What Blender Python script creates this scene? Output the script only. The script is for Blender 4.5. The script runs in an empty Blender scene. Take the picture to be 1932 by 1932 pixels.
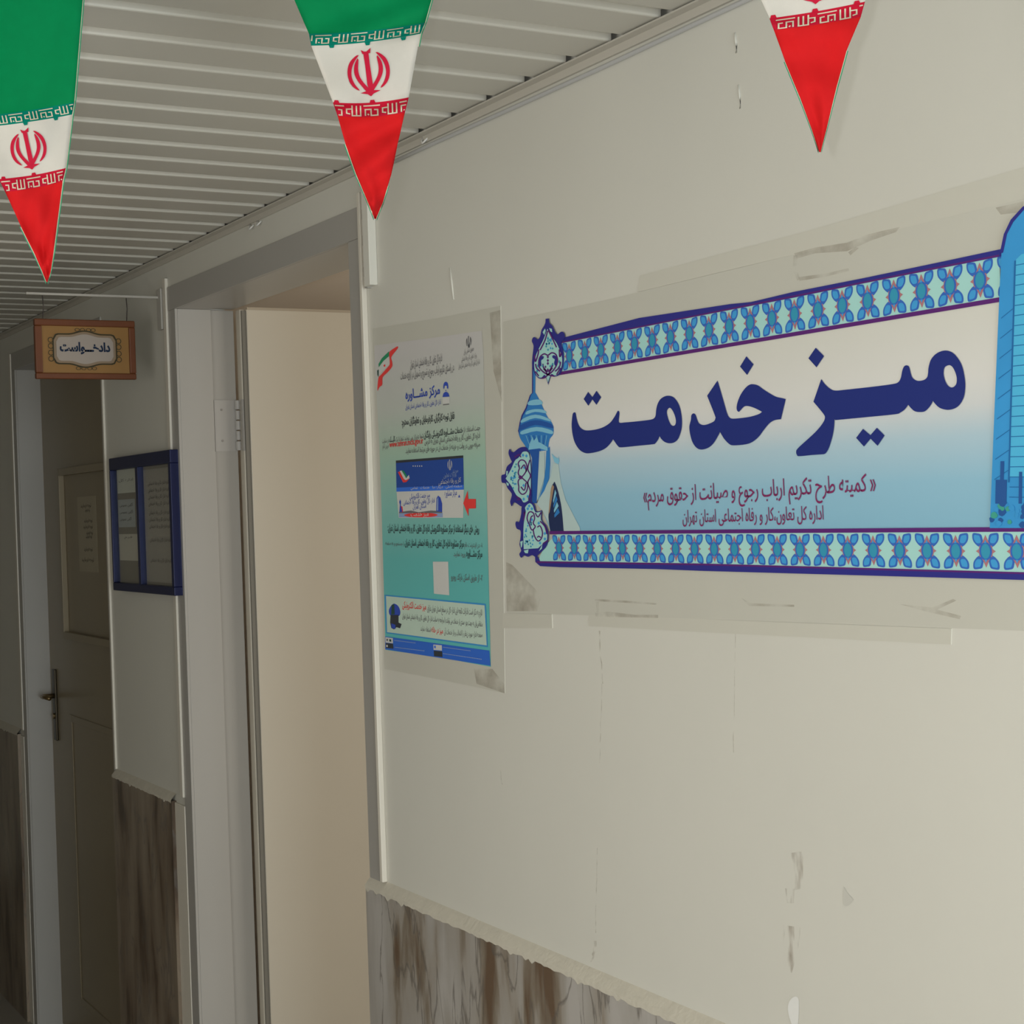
import bpy, bmesh, math, random
from mathutils import Vector
from mathutils.geometry import tessellate_polygon

random.seed(7)
S = bpy.context.scene
COL = S.collection

# ------------------------------------------------------------------ camera
FPX, YAW, PITCH, ROLL = 3129.7, 0.5168, -0.0028, -0.0344
K = 0.85                                  # all sizes below are laid out at 1/K of life size and scaled as they are built
CAM = Vector((0.0, -1.60, 2.06))          # seen from eye height, 1.36 m from the poster wall
FW = Vector((-math.cos(YAW) * math.cos(PITCH), math.sin(YAW) * math.cos(PITCH), math.sin(PITCH)))
_rt = Vector((math.sin(YAW), math.cos(YAW), 0.0))
_up = _rt.cross(FW)
RT = math.cos(ROLL) * _rt + math.sin(ROLL) * _up
UP = -math.sin(ROLL) * _rt + math.cos(ROLL) * _up
cd = bpy.data.cameras.new('camera')
cd.sensor_fit = 'HORIZONTAL'
cd.sensor_width = 36.0
cd.lens = 36.0 * FPX / 1932.0
cd.clip_start = 0.05
cam = bpy.data.objects.new('camera', cd)
COL.objects.link(cam)
from mathutils import Matrix
M = Matrix((RT, UP, -FW)).transposed().to_4x4()
M.translation = CAM * K
cam.matrix_world = M
S.camera = cam

# ------------------------------------------------------------------ world, lamps, exposure
S.view_settings.view_transform = 'Standard'
S.view_settings.look = 'None'
S.view_settings.gamma = 1.0
S.view_settings.use_curve_mapping = False
S.view_settings.exposure = 0.0
w = bpy.data.worlds.new('world')
S.world = w
w.use_nodes = True
w.node_tree.nodes['Background'].inputs[0].default_value = (0.95, 0.97, 1.0, 1)
w.node_tree.nodes['Background'].inputs[1].default_value = 0.55


def area(name, loc, target, sx, sy, power, col):
    l = bpy.data.lights.new(name, 'AREA')
    l.shape = 'RECTANGLE'
    l.size, l.size_y = sx * K, sy * K
    l.energy = power * K * K
    l.color = col
    o = bpy.data.objects.new(name, l)
    COL.objects.link(o)
    o.location = Vector(loc) * K
    o.rotation_euler = (Vector(target) - Vector(loc)).to_track_quat('-Z', 'Y').to_euler()
    return o


# daylight from the entrance at the near end of the corridor
area('entrance_daylight', (4.2, -1.45, 1.55), (-3.0, -0.6, 1.5), 2.2, 2.7, 165.0, (0.88, 0.97, 1.0))
# added unseen fill at the opposite wall to lift the middle of the banner wall
area('opposite_wall_fill', (-1.7, -2.84, 1.55), (-1.8, 0.0, 1.3), 2.0, 1.9, 36.0, (1.0, 0.975, 0.91))
# window light of the room behind the open door
area('office_window_light', (-3.0, 2.6, 1.9), (-4.8, 0.5, 1.7), 1.2, 1.4, 27.0, (1.0, 0.93, 0.80))
# the camera's own flash, just left of and above the lens
fl = bpy.data.lights.new('camera_flash', 'POINT')
fl.energy = 26.0 * K * K
fl.color = (0.96, 0.98, 1.0)
fl.shadow_soft_size = 0.014 * K
flo = bpy.data.objects.new('camera_flash', fl)
COL.objects.link(flo)
flo.location = (CAM - RT * 0.05 + UP * 0.022 + FW * 0.02) * K

# ------------------------------------------------------------------ helpers


def ray(px, py):
    return FW + RT * ((px - 966.0) / FPX) - UP * ((py - 966.0) / FPX)


def W(px, py, y=0.0):                     # point of the wall plane seen along that sight line
    d = ray(px, py)
    return CAM + d * ((y - CAM.y) / d.y)


def lin(c):
    c = c / 255.0
    return c / 12.92 if c <= 0.04045 else ((c + 0.055) / 1.055) ** 2.4


WA = (0.67, 0.658, 0.598)                  # wall paint


def ink(r, g, b, ref=(172, 165, 150)):    # printed colour judged against the paint beside it
    return tuple(min(0.92, max(0.003, 0.87 * lin(v) / lin(q) * a)) for v, q, a in zip((r, g, b), ref, WA))


MATS = {}


def mat(name, rgb, rough=0.6, metal=0.0, spec=0.4, noise=None, bump=None):
    if name in MATS:
        return MATS[name]
    m = bpy.data.materials.new(name)
    m.use_nodes = True
    nt = m.node_tree
    b = nt.nodes['Principled BSDF']
    b.inputs['Base Color'].default_value = (*rgb, 1)
    b.inputs['Roughness'].default_value = rough
    b.inputs['Metallic'].default_value = metal
    b.inputs['Specular IOR Level'].default_value = 0.08 if 'cloth' in name or 'print' in name else 0.22 if 'ink' in name or 'poster' in name else spec
    tc = nt.nodes.new('ShaderNodeTexCoord')
    if noise:                             # (scale, amount)
        n = nt.nodes.new('ShaderNodeTexNoise')
        n.inputs['Scale'].default_value = noise[0]
        n.inputs['Detail'].default_value = 5
        nt.links.new(tc.outputs['Object'], n.inputs['Vector'])
        mx = nt.nodes.new('ShaderNodeMix')
        mx.data_type = 'RGBA'
        mx.inputs[6].default_value = (*[c * (1 - noise[1]) for c in rgb], 1)
        mx.inputs[7].default_value = (*[min(0.95, c * (1 + noise[1])) for c in rgb], 1)
        nt.links.new(n.outputs['Fac'], mx.inputs[0])
        nt.links.new(mx.outputs[2], b.inputs['Base Color'])
    if bump:                              # (scale, strength, distance)
        n = nt.nodes.new('ShaderNodeTexNoise')
        n.inputs['Scale'].default_value = bump[0]
        n.inputs['Detail'].default_value = 4
        nt.links.new(tc.outputs['Object'], n.inputs['Vector'])
        bp = nt.nodes.new('ShaderNodeBump')
        bp.inputs['Strength'].default_value = bump[1]
        bp.inputs['Distance'].default_value = bump[2]
        nt.links.new(n.outputs['Fac'], bp.inputs['Height'])
        nt.links.new(bp.outputs['Normal'], b.inputs['Normal'])
    MATS[name] = m
    return m


def ramp_mat(name, stops, z0, z1, rough=0.45):   # printed vertical colour blend of a poster
    m = bpy.data.materials.new(name)
    m.use_nodes = True
    nt = m.node_tree
    b = nt.nodes['Principled BSDF']
    b.inputs['Roughness'].default_value = rough
    tc = nt.nodes.new('ShaderNodeTexCoord')
    sp = nt.nodes.new('ShaderNodeSeparateXYZ')
    mr = nt.nodes.new('ShaderNodeMapRange')
    mr.inputs['From Min'].default_value = z0 * K
    mr.inputs['From Max'].default_value = z1 * K
    cr = nt.nodes.new('ShaderNodeValToRGB')
    e = cr.color_ramp.elements
    e[0].position, e[0].color = stops[0][0], (*stops[0][1], 1)
    e[1].position, e[1].color = stops[-1][0], (*stops[-1][1], 1)
    for p, c in stops[1:-1]:
        q = e.new(p)
        q.color = (*c, 1)
    nt.links.new(tc.outputs['Object'], sp.inputs[0])
    nt.links.new(sp.outputs['Z'], mr.inputs['Value'])
    nt.links.new(mr.outputs[0], cr.inputs[0])
    nt.links.new(cr.outputs[0], b.inputs['Base Color'])
    return m


def stain_mat(name, rgb, scale, lo, hi, strength, stretch=(1, 1, 1)):   # smear of dirt with a broken, noisy shape
    m = bpy.data.materials.new(name)
    m.use_nodes = True
    nt = m.node_tree
    b = nt.nodes['Principled BSDF']
    b.inputs['Base Color'].default_value = (*rgb, 1)
    b.inputs['Roughness'].default_value = 0.7
    tc = nt.nodes.new('ShaderNodeTexCoord')
    mp = nt.nodes.new('ShaderNodeMapping')
    mp.inputs['Scale'].default_value = stretch
    n = nt.nodes.new('ShaderNodeTexNoise')
    n.inputs['Scale'].default_value = scale
    n.inputs['Detail'].default_value = 6
    mr = nt.nodes.new('ShaderNodeMapRange')
    mr.inputs['From Min'].default_value = lo
    mr.inputs['From Max'].default_value = hi
    mr.inputs['To Max'].default_value = strength
    nt.links.new(tc.outputs['Object'], mp.inputs[0])
    nt.links.new(mp.outputs[0], n.inputs['Vector'])
    nt.links.new(n.outputs['Fac'], mr.inputs['Value'])
    nt.links.new(mr.outputs[0], b.inputs['Alpha'])
    return m


def link(name, me, mats, parent=None):
    o = bpy.data.objects.new(name, me)
    for m in (mats if isinstance(mats, (list, tuple)) else [mats]):
        me.materials.append(m)
    COL.objects.link(o)
    if parent:
        o.parent = parent
        o.matrix_parent_inverse = Matrix.Translation(-Vector(parent.location))
    return o


def tag(o, label=None, cat=None, group=None, kind=None):
    if label:
        o['label'] = label
    if cat:
        o['category'] = cat
    if group:
        o['group'] = group
    if kind:
        o['kind'] = kind
    return o


def empty(name, loc, label=None, cat=None, group=None, kind=None):
    o = bpy.data.objects.new(name, None)
    o.empty_display_size = 0.05
    o.location = Vector(loc) * K
    COL.objects.link(o)
    return tag(o, label, cat, group, kind)


class MB:
    """collects shapes (world coordinates) for one mesh"""

    def __init__(s):
        s.v, s.f, s.m = [], [], []

    def add(s, vs, fs, mi=0):
        k = len(s.v)
        s.v += [tuple(v) for v in vs]
        for f in fs:
            s.f.append(tuple(k + i for i in f))
            s.m.append(mi)
        return s

    def box(s, x0, x1, y0, y1, z0, z1, mi=0):
        x0, x1 = sorted((x0, x1)); y0, y1 = sorted((y0, y1)); z0, z1 = sorted((z0, z1))
        v = [(x0, y0, z0), (x1, y0, z0), (x1, y1, z0), (x0, y1, z0), (x0, y0, z1), (x1, y0, z1), (x1, y1, z1), (x0, y1, z1)]
        return s.add(v, [(3, 2, 1, 0), (4, 5, 6, 7), (0, 1, 5, 4), (1, 2, 6, 5), (2, 3, 7, 6), (3, 0, 4, 7)], mi)

    def prism_y(s, prof, y0, y1, mi=0):          # profile in (x, z)
        n = len(prof)
        v = [(x, y0, z) for x, z in prof] + [(x, y1, z) for x, z in prof]
        f = [tuple(range(n)), tuple(range(2 * n - 1, n - 1, -1))] + [(i, i + n, (i + 1) % n + n, (i + 1) % n) for i in range(n)]
        return s.add(v, f, mi)

    def prism_x(s, prof, x0, x1, mi=0):          # profile in (y, z)
        n = len(prof)
        v = [(x0, y, z) for y, z in prof] + [(x1, y, z) for y, z in prof]
        f = [tuple(range(n)), tuple(range(2 * n - 1, n - 1, -1))] + [(i, i + n, (i + 1) % n + n, (i + 1) % n) for i in range(n)]
        return s.add(v, f, mi)

    def tube(s, pts, r, n=10, mi=0):
        pts = [Vector(p) for p in pts]
        rings = []
        for i, p in enumerate(pts):
            d = (pts[min(i + 1, len(pts) - 1)] - pts[max(i - 1, 0)]).normalized()
            a = d.cross(Vector((0, 0, 1)))
            if a.length < 1e-3:
                a = d.cross(Vector((1, 0, 0)))
            a.normalize()
            b = d.cross(a)
            rings.append([p + r * (math.cos(2 * math.pi * k / n) * a + math.sin(2 * math.pi * k / n) * b) for k in range(n)])
        v = [q for rg in rings for q in rg]
        f = []
        for i in range(len(pts) - 1):
            for k in range(n):
                f.append((i * n + k, i * n + (k + 1) % n, (i + 1) * n + (k + 1) % n, (i + 1) * n + k))
        f.append(tuple(range(n - 1, -1, -1)))
        f.append(tuple((len(pts) - 1) * n + k for k in range(n)))
        return s.add(v, f, mi)

    def poly(s, loops, fn, mi=0):                # filled 2-D outline (first loop outer, rest holes) put in space by fn
        tri = tessellate_polygon([[Vector((x, y, 0)) for x, y in l] for l in loops])
        pts = [p for l in loops for p in l]
        return s.add([fn(*p) for p in pts], tri, mi)

    def slab(s, quad, y, th, mi=0):              # thin sheet on the wall with pixel-traced outline, th towards the room
        n = len(quad)
        v = [W(px, py) for px, py in quad]
        v = [Vector((p.x, y, p.z)) for p in v]
        v2 = [Vector((p.x, y - th, p.z)) for p in v]
        f = [tuple(range(n, 2 * n))] + [(i, (i + 1) % n, (i + 1) % n + n, i + n) for i in range(n)]
        return s.add(v + v2, f, mi)

    def build(s, name, mats, parent=None, bevel=0.0, smooth=False):
        me = bpy.data.meshes.new(name)
        me.from_pydata([(a * K, b_ * K, c * K) for a, b_, c in s.v], [], s.f)
        for p, mi in zip(me.polygons, s.m):
            p.material_index = mi
        bm = bmesh.new()
        bm.from_mesh(me)
        bmesh.ops.recalc_face_normals(bm, faces=bm.faces)
        bm.to_mesh(me)
        bm.free()
        if smooth:
            for p in me.polygons:
                p.use_smooth = True
        o = link(name, me, mats, parent)
        if bevel:
            b = o.modifiers.new('bevel', 'BEVEL')
            b.width = bevel * K
            b.segments = 2
            b.limit_method = 'ANGLE'
        return o


def smooth_loop(pts, k=4):                       # closed Catmull-Rom; a third value of 1 marks a corner
    n = len(pts)
    out = []
    for i in range(n):
        p1, p2 = pts[i], pts[(i + 1) % n]
        p0 = p1 if len(p1) > 2 else pts[i - 1]
        p3 = p2 if len(p2) > 2 else pts[(i + 2) % n]
        for j in range(k):
            t = j / k
            q = []
            for c in (0, 1):
                a, b_, c_, d = p0[c], p1[c], p2[c], p3[c]
                q.append(0.5 * (2 * b_ + (c_ - a) * t + (2 * a - 5 * b_ + 4 * c_ - d) * t * t + (3 * b_ - a - 3 * c_ + d) * t ** 3))
            out.append(tuple(q))
    return out


def zoomed(pts, ox, oy, sc):
    return [(ox + p[0] / sc, oy + p[1] / sc) + tuple(p[2:]) for p in pts]


def onwall(y):
    def fn(px, py):
        p = W(px, py)
        return (p.x, y, p.z)
    return fn


# ---- lettering: joins Arabic-script letters and sets them from the built-in font
FORMS = {  # isolated, final, initial, medial
    'ا': (0xFE8D, 0xFE8E, 0, 0), 'آ': (0xFE81, 0xFE82, 0, 0), 'ب': (0xFE8F, 0xFE90, 0xFE91, 0xFE92),
    'پ': (0xFB56, 0xFB57, 0xFB58, 0xFB59), 'ت': (0xFE95, 0xFE96, 0xFE97, 0xFE98), 'ج': (0xFE9D, 0xFE9E, 0xFE9F, 0xFEA0),
    'ح': (0xFEA1, 0xFEA2, 0xFEA3, 0xFEA4), 'خ': (0xFEA5, 0xFEA6, 0xFEA7, 0xFEA8), 'د': (0xFEA9, 0xFEAA, 0, 0),
    'ذ': (0xFEAB, 0xFEAC, 0, 0), 'ر': (0xFEAD, 0xFEAE, 0, 0), 'ز': (0xFEAF, 0xFEB0, 0, 0), 'س': (0xFEB1, 0xFEB2, 0xFEB3, 0xFEB4),
    'ش': (0xFEB5, 0xFEB6, 0xFEB7, 0xFEB8), 'ص': (0xFEB9, 0xFEBA, 0xFEBB, 0xFEBC), 'ط': (0xFEC1, 0xFEC2, 0xFEC3, 0xFEC4),
    'ع': (0xFEC9, 0xFECA, 0xFECB, 0xFECC), 'غ': (0xFECD, 0xFECE, 0xFECF, 0xFED0), 'ف': (0xFED1, 0xFED2, 0xFED3, 0xFED4),
    'ق': (0xFED5, 0xFED6, 0xFED7, 0xFED8), 'ک': (0xFB8E, 0xFB8F, 0xFB90, 0xFB91), 'گ': (0xFB92, 0xFB93, 0xFB94, 0xFB95),
    'ل': (0xFEDD, 0xFEDE, 0xFEDF, 0xFEE0), 'م': (0xFEE1, 0xFEE2, 0xFEE3, 0xFEE4), 'ن': (0xFEE5, 0xFEE6, 0xFEE7, 0xFEE8),
    'ه': (0xFEE9, 0xFEEA, 0xFEEB, 0xFEEC), 'و': (0xFEED, 0xFEEE, 0, 0), 'ی': (0xFBFC, 0xFBFD, 0xFBFE, 0xFBFF),
    'ـ': (0x640, 0x640, 0x640, 0x640)}


def shape_rtl(s):
    out = []
    for i, c in enumerate(s):
        if c not in FORMS:
            out.append({'«': '»', '»': '«', '(': ')', ')': '('}.get(c, c))
            continue
        f = FORMS[c]
        prev = i > 0 and s[i - 1] in FORMS and FORMS[s[i - 1]][2] != 0
        nxt = f[2] != 0 and i + 1 < len(s) and s[i + 1] in FORMS
        out.append(chr(f[3] if prev and nxt else f[1] if prev else f[2] if nxt else f[0]))
    return ''.join(reversed(out))


_txt = {}


def text2d(body, bold=0.0):
    key = (body, bold)
    if key not in _txt:
        c = bpy.data.curves.new('t', 'FONT')
        c.body = body
        c.resolution_u = 2
        c.offset = bold
        o = bpy.data.objects.new('t', c)
        COL.objects.link(o)
        me = bpy.data.meshes.new_from_object(o.evaluated_get(bpy.context.evaluated_depsgraph_get()))
        v = [(p.co.x, p.co.y) for p in me.vertices]
        f = [tuple(p.vertices) for p in me.polygons]
        bpy.data.objects.remove(o)
        bpy.data.curves.remove(c)
        bpy.data.meshes.remove(me)
        x0, x1 = min(a for a, b in v), max(a for a, b in v)
        _txt[key] = ([((a - x0) / (x1 - x0), b) for a, b in v], f, x1 - x0)
    return _txt[key]


def wall_text(mb, body, L, R, em, y, mi=0, bold=0.0, rtl=True):
    """a line of writing whose baseline runs from L to R (traced) with letter size em (metres)"""
    v, f, tw = text2d(shape_rtl(body) if rtl else body, bold)
    a, b = W(*L), W(*R)
    mb.add([(a.x + (b.x - a.x) * u, y, a.z + (b.z - a.z) * u + em * h) for u, h in v], f, mi)


# ------------------------------------------------------------------ materials
PAINT = mat('wall_paint', WA, 0.55, noise=(1.6, 0.05), bump=(9.0, 0.18, 0.004))
def _white(name, k=1.0, tint=(1, 1, 1), rough=0.5, **kw):
    return mat(name, tuple(min(.9, a * k * t) for a, t in zip(WA, tint)), rough, **kw)
FRAMEP = mat('grey_frame_enamel', (0.405, 0.39, 0.365), 0.35, noise=(3.0, 0.04))
BEAD = mat('cream_bead_paint', (0.70, 0.66, 0.58), 0.4)
LEAFP = mat('cream_door_enamel', (0.62, 0.575, 0.49), 0.3, noise=(2.2, 0.04))
DARKLEAF = mat('olive_door_enamel', (0.27, 0.225, 0.15), 0.35, noise=(2.2, 0.06))
SLAT = mat('ceiling_slat_enamel', (0.60, 0.58, 0.52), 0.4, noise=(1.2, 0.03))
TRIMM = mat('ceiling_angle_enamel', (0.55, 0.52, 0.46), 0.4)
STEEL = mat('dull_steel', (0.35, 0.34, 0.33), 0.4, 0.8)
DARK = mat('dark_rubber', (0.05, 0.045, 0.04), 0.6)
BRASS = mat('old_brass', (0.28, 0.20, 0.10), 0.35, 0.9)
PLASTER = mat('rough_plaster', (0.60, 0.565, 0.48), 0.8, noise=(40, 0.10), bump=(120, 0.5, 0.002))

# marble
MARB = bpy.data.materials.new('veined_marble')
MARB.use_nodes = True
nt = MARB.node_tree
b = nt.nodes['Principled BSDF']
b.inputs['Roughness'].default_value = 0.28
tc = nt.nodes.new('ShaderNodeTexCoord')
mp = nt.nodes.new('ShaderNodeMapping')
mp.inputs['Scale'].default_value = (5.0, 5.0, 1.1)
nt.links.new(tc.outputs['Object'], mp.inputs[0])
n1 = nt.nodes.new('ShaderNodeTexNoise')
n1.inputs['Scale'].default_value = 2.2
n1.inputs['Detail'].default_value = 6
n1.inputs['Distortion'].default_value = 0.35
nt.links.new(mp.outputs[0], n1.inputs['Vector'])
cr = nt.nodes.new('ShaderNodeValToRGB')
e = cr.color_ramp.elements
e[0].position, e[0].color = 0.33, (0.15, 0.10, 0.065, 1)
e[1].position, e[1].color = 0.62, (0.47, 0.445, 0.42, 1)
for p, c in ((0.39, (0.24, 0.20, 0.155)), (0.44, (0.36, 0.325, 0.285)), (0.52, (0.40, 0.375, 0.345))):
    q = e.new(p)
    q.color = (*c, 1)
nt.links.new(n1.outputs['Fac'], cr.inputs[0])
n2 = nt.nodes.new('ShaderNodeTexNoise')
n2.inputs['Scale'].default_value = 3.0
n2.inputs['Detail'].default_value = 7
n2.inputs['Distortion'].default_value = 0.6
nt.links.new(mp.outputs[0], n2.inputs['Vector'])
sb = nt.nodes.new('ShaderNodeMath'); sb.operation = 'SUBTRACT'; sb.inputs[1].default_value = 0.5
ab = nt.nodes.new('ShaderNodeMath'); ab.operation = 'ABSOLUTE'
mr = nt.nodes.new('ShaderNodeMapRange')
mr.inputs['From Min'].default_value = 0.0
mr.inputs['From Max'].default_value = 0.022
mr.inputs['To Min'].default_value = 0.72
mr.inputs['To Max'].default_value = 0.0
nt.links.new(n2.outputs['Fac'], sb.inputs[0])
nt.links.new(sb.outputs[0], ab.inputs[0])
nt.links.new(ab.outputs[0], mr.inputs['Value'])
mx = nt.nodes.new('ShaderNodeMix'); mx.data_type = 'RGBA'
mx.inputs[7].default_value = (0.13, 0.115, 0.10, 1)
nt.links.new(mr.outputs[0], mx.inputs[0])
nt.links.new(cr.outputs[0], mx.inputs[6])
nt.links.new(mx.outputs[2], b.inputs['Base Color'])

# ------------------------------------------------------------------ structure
XL, XR, ZH = -4.81, -3.535, 2.690          # doorway of the near door
X2L, X2R = -6.87, -5.63                    # doorway of the far door
ZC = 2.856                                 # underside of the ceiling slats
FAR, NEAR, OPP = -10.0, 4.6, -2.9

m = MB()
TH = 0.16
for x0, x1, z0, z1 in ((XR + 0.012, NEAR, 0, 3.19), (X2R + 0.012, XL - 0.022, 0, 3.19), (FAR, X2L - 0.012, 0, 3.19), (XL - 0.022, XR + 0.012, ZH + 0.012, 3.19), (X2L - 0.012, X2R + 0.012, ZH + 0.012, 3.19)):
    m.box(x0, x1, 0, TH, z0, z1)
wall = tag(m.build('wall_right', PAINT), 'off-white painted corridor wall carrying the banner and poster', 'wall', kind='structure')
m = MB(); m.box(FAR, NEAR, OPP - 0.15, OPP, 0, 3.19)
tag(m.build('wall_left', mat('tan_wall_paint', (0.44, 0.39, 0.30), 0.6, noise=(2, 0.05))), 'painted corridor wall opposite the banner', 'wall', kind='structure')
m = MB(); m.box(FAR - 0.15, FAR, OPP - 0.15, TH, 0, 3.19)
tag(m.build('wall_back', mat('dim_wall_paint', (0.42, 0.38, 0.30), 0.6)), 'far end wall of the corridor', 'wall', kind='structure')
m = MB(); m.box(FAR - 0.15, NEAR, OPP - 0.15, 5.0, -0.1, 0)
tag(m.build('floor', mat('floor_tile', (0.34, 0.31, 0.27), 0.35, noise=(6, 0.12))), 'beige stone floor of the corridor', 'floor', kind='structure')
# office behind the open door
m = MB()
m.box(-5.45, -5.30, TH, 4.2, 0, 3.19)
m.box(-2.2, -2.05, TH, 4.2, 0, 3.19)
m.box(-5.45, -2.05, 4.2, 4.35, 0, 3.19)
m.box(-5.45, -2.05, TH, 4.35, 3.19, 3.29)
tag(m.build('wall_front', mat('office_paint', (0.72, 0.65, 0.57), 0.6, noise=(2, 0.04))), 'beige office walls and ceiling glimpsed above the open door leaf', 'wall', kind='structure')

# ceiling: lapped metal slats across the corridor, each with a raised edge
m = MB()
PITCH_S = 0.149
x = -2.236 + PITCH_S * 42
SW = PITCH_S - 0.040
while x > FAR:
    z = ZC
    # flat pan: a rounded lip faces the entrance, the far end is folded up behind the next lip
    prof = [(x, z + 0.016), (x, z + 0.004), (x - 0.0012, z + 0.001), (x - 0.004, z), (x - SW, z), (x - PITCH_S + 0.004, z + 0.0125), (x - PITCH_S, z + 0.0125), (x - PITCH_S, z + 0.02), (x, z + 0.02)]
    m.prism_y(prof, OPP, -0.016)
    x -= PITCH_S
m.box(FAR, NEAR, OPP, TH, ZC + 0.024, ZC + 0.05)
ceil = tag(m.build('ceiling', SLAT), 'white metal slat ceiling with grooves running across the corridor', 'ceiling', kind='structure')

# angle trim along the wall under the slats, and the cable beneath it
m = MB()
m.box(FAR, NEAR, -0.024, 0, ZC - 0.006, ZC - 0.003)
m.box(FAR, NEAR, -0.006, 0, ZC - 0.020, ZC - 0.006)
tag(m.build('trim_1', TRIMM), 'beige metal angle trim along the top of the wall', 'trim', kind='structure')
m = MB()
m.tube([(XR + 0.10 + i * (NEAR - XR - 0.12) / 24, -0.005, ZC - 0.031 + 0.0014 * math.sin(i * 1.7)) for i in range(25)], 0.0042, 8)
tag(m.build('wall_cable', mat('grey_cable', (0.50, 0.50, 0.50), 0.4), smooth=True),
    'thin grey cable running along the wall just under the ceiling trim', 'cable')
for k, (px, py) in enumerate(((806, 268), (478, 431), (492, 424))):
    p = W(px, py)
    m = MB()
    m.tube([(p.x - 0.012, -0.004, p.z + 0.012), (p.x - 0.006, -0.010, p.z + 0.002), (p.x + 0.002, -0.012, p.z - 0.004), (p.x + 0.010, -0.010, p.z + 0.000), (p.x + 0.012, -0.003, p.z + 0.008)], 0.0022, 8)
    tag(m.build('wire_hook', mat('white_wire', (0.72, 0.71, 0.68), 0.4), smooth=True),
        ('small white wire hook under the ceiling trim right of the middle pennant tip',
         'small white wire hook above the doorway, the left one of a pair',
         'small white wire hook above the doorway, the right one of a pair')[k], 'hook')

# marble wainscot + rough plaster line on top
ZM = 1.192
m = MB()
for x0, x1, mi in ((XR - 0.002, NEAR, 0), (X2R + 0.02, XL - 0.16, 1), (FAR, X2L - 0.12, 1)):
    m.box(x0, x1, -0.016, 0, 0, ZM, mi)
MARB2 = MARB.copy()                       # browner copy, with the dimness between and beyond the doors put into it
MARB2.name = 'dimmed_brown_marble'
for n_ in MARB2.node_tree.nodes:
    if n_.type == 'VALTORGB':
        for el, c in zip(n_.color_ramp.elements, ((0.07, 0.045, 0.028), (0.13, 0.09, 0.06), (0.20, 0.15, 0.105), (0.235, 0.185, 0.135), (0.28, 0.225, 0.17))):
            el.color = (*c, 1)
tag(m.build('baseboard_right', [MARB, MARB2]), 'veined grey marble cladding along the foot of the wall, far slabs browner and dimmed in colour', 'wainscot', kind='structure')
m = MB()
for x0, x1 in ((XR - 0.002, NEAR), (X2R + 0.02, XL - 0.16), (FAR, X2L - 0.12)):
    n = max(3, int((x1 - x0) / 0.012))
    vs, fs = [], []
    for i in range(n + 1):
        xx = x0 + (x1 - x0) * i / n
        jag = 0.004 * random.random() + (0.006 if random.random() < 0.10 else 0)
        for yy, zz in ((0, ZM + 0.022), (-0.006, ZM + 0.016), (-0.0175, ZM + 0.003), (-0.0178, ZM - 0.003 - jag), (-0.0150, ZM - 0.004 - jag)):
            vs.append((xx, yy, zz))
    for i in range(n):
        for k in range(4):
            fs.append((i * 5 + k, i * 5 + k + 1, i * 5 + k + 6, i * 5 + k + 5))
    m.add(vs, fs)
tag(m.build('trim_2', PLASTER), 'rough beige plaster bead along the top of the marble', 'trim', kind='structure')

# wear on the wall paint
scuff = stain_mat('brown_scuff', (0.36, 0.28, 0.22), 42.0, 0.46, 0.74, 0.50, (1.9, 1, 0.5))
m = MB()
for q in ([(1486, 1610), (1516, 1606), (1516, 1676), (1488, 1682)], [(1478, 1745), (1512, 1750), (1505, 1800), (1494, 1836), (1478, 1815)],
          [(1482, 1676), (1500, 1676), (1498, 1704), (1486, 1704)]):
    m = MB(); m.poly([q], onwall(-0.0006)); m.build('scuff_mark', scuff, wall)
m = MB()
m.poly([smooth_loop([(1592, 1672, 1), (1600, 1685), (1611, 1697, 1), (1602, 1708), (1592, 1706)])], onwall(-0.0006))
m.build('scuff_mark', mat('grey_scuff', tuple(a * .88 for a in WA), 0.6), wall)
m = MB()
m.poly([smooth_loop([(1502, 1880), (1508, 1890), (1506, 1932), (1500, 1945), (1490, 1920), (1487, 1900), (1492, 1886)])], onwall(-0.0006))
m.build('filler_patch', mat('filler', (0.80, 0.80, 0.78), 0.6), wall)
CRACK = stain_mat('crack', (0.45, 0.38, 0.31), 60.0, 0.40, 0.75, 0.45)
m = MB()
for x0, y0, x1, y1, wd in ((1131, 1190, 1137, 1290, 2.2), (1136, 1290, 1132, 1440, 1.2), (1128, 1600, 1124, 1760, 1.5), (1124, 1775, 1118, 1815, 5),
                           (1388, 1180, 1384, 1420, 1.2), (944, 1452, 948, 1480, 1.5)):
    pts = [(x0 + (x1 - x0) * t + random.uniform(-.8, .8), y0 + (y1 - y0) * t) for t in [i / 8 for i in range(9)]]
    m.poly([[(x - wd * .5 * (0.4 + random.random()), y) for x, y in pts] + [(x + wd * .5 * (0.4 + random.random()), y) for x, y in reversed(pts)]], onwall(-0.0005))
    m.build('paint_crack', CRACK, wall)
    m = MB()
m = MB()
for x0, y0, x1, y1, wd in ((849, 505, 856, 565, 2.2), (1387, 62, 1390, 100, 2.5), (1394, 160, 1397, 205, 2.0)):
    a, c = W(x0, y0), W(x1, y1)
    m.tube([(a.x, 0.0002, a.z), ((a.x + c.x) / 2 + .002, -0.0008, (a.z + c.z) / 2), (c.x, 0.0002, c.z)], wd * 0.0009, 6)
    m.build('paint_ridge', PAINT, wall, smooth=True)
    m = MB()

# ------------------------------------------------------------------ near door
D1 = empty('door_1', ((XL + XR) / 2, 0, 0), 'near doorway in the wall left of the poster, its pale leaf swung open into the office', 'door', kind='structure')
FD = 0.185                                  # frame depth
fy = -0.004
m = MB()
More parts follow.
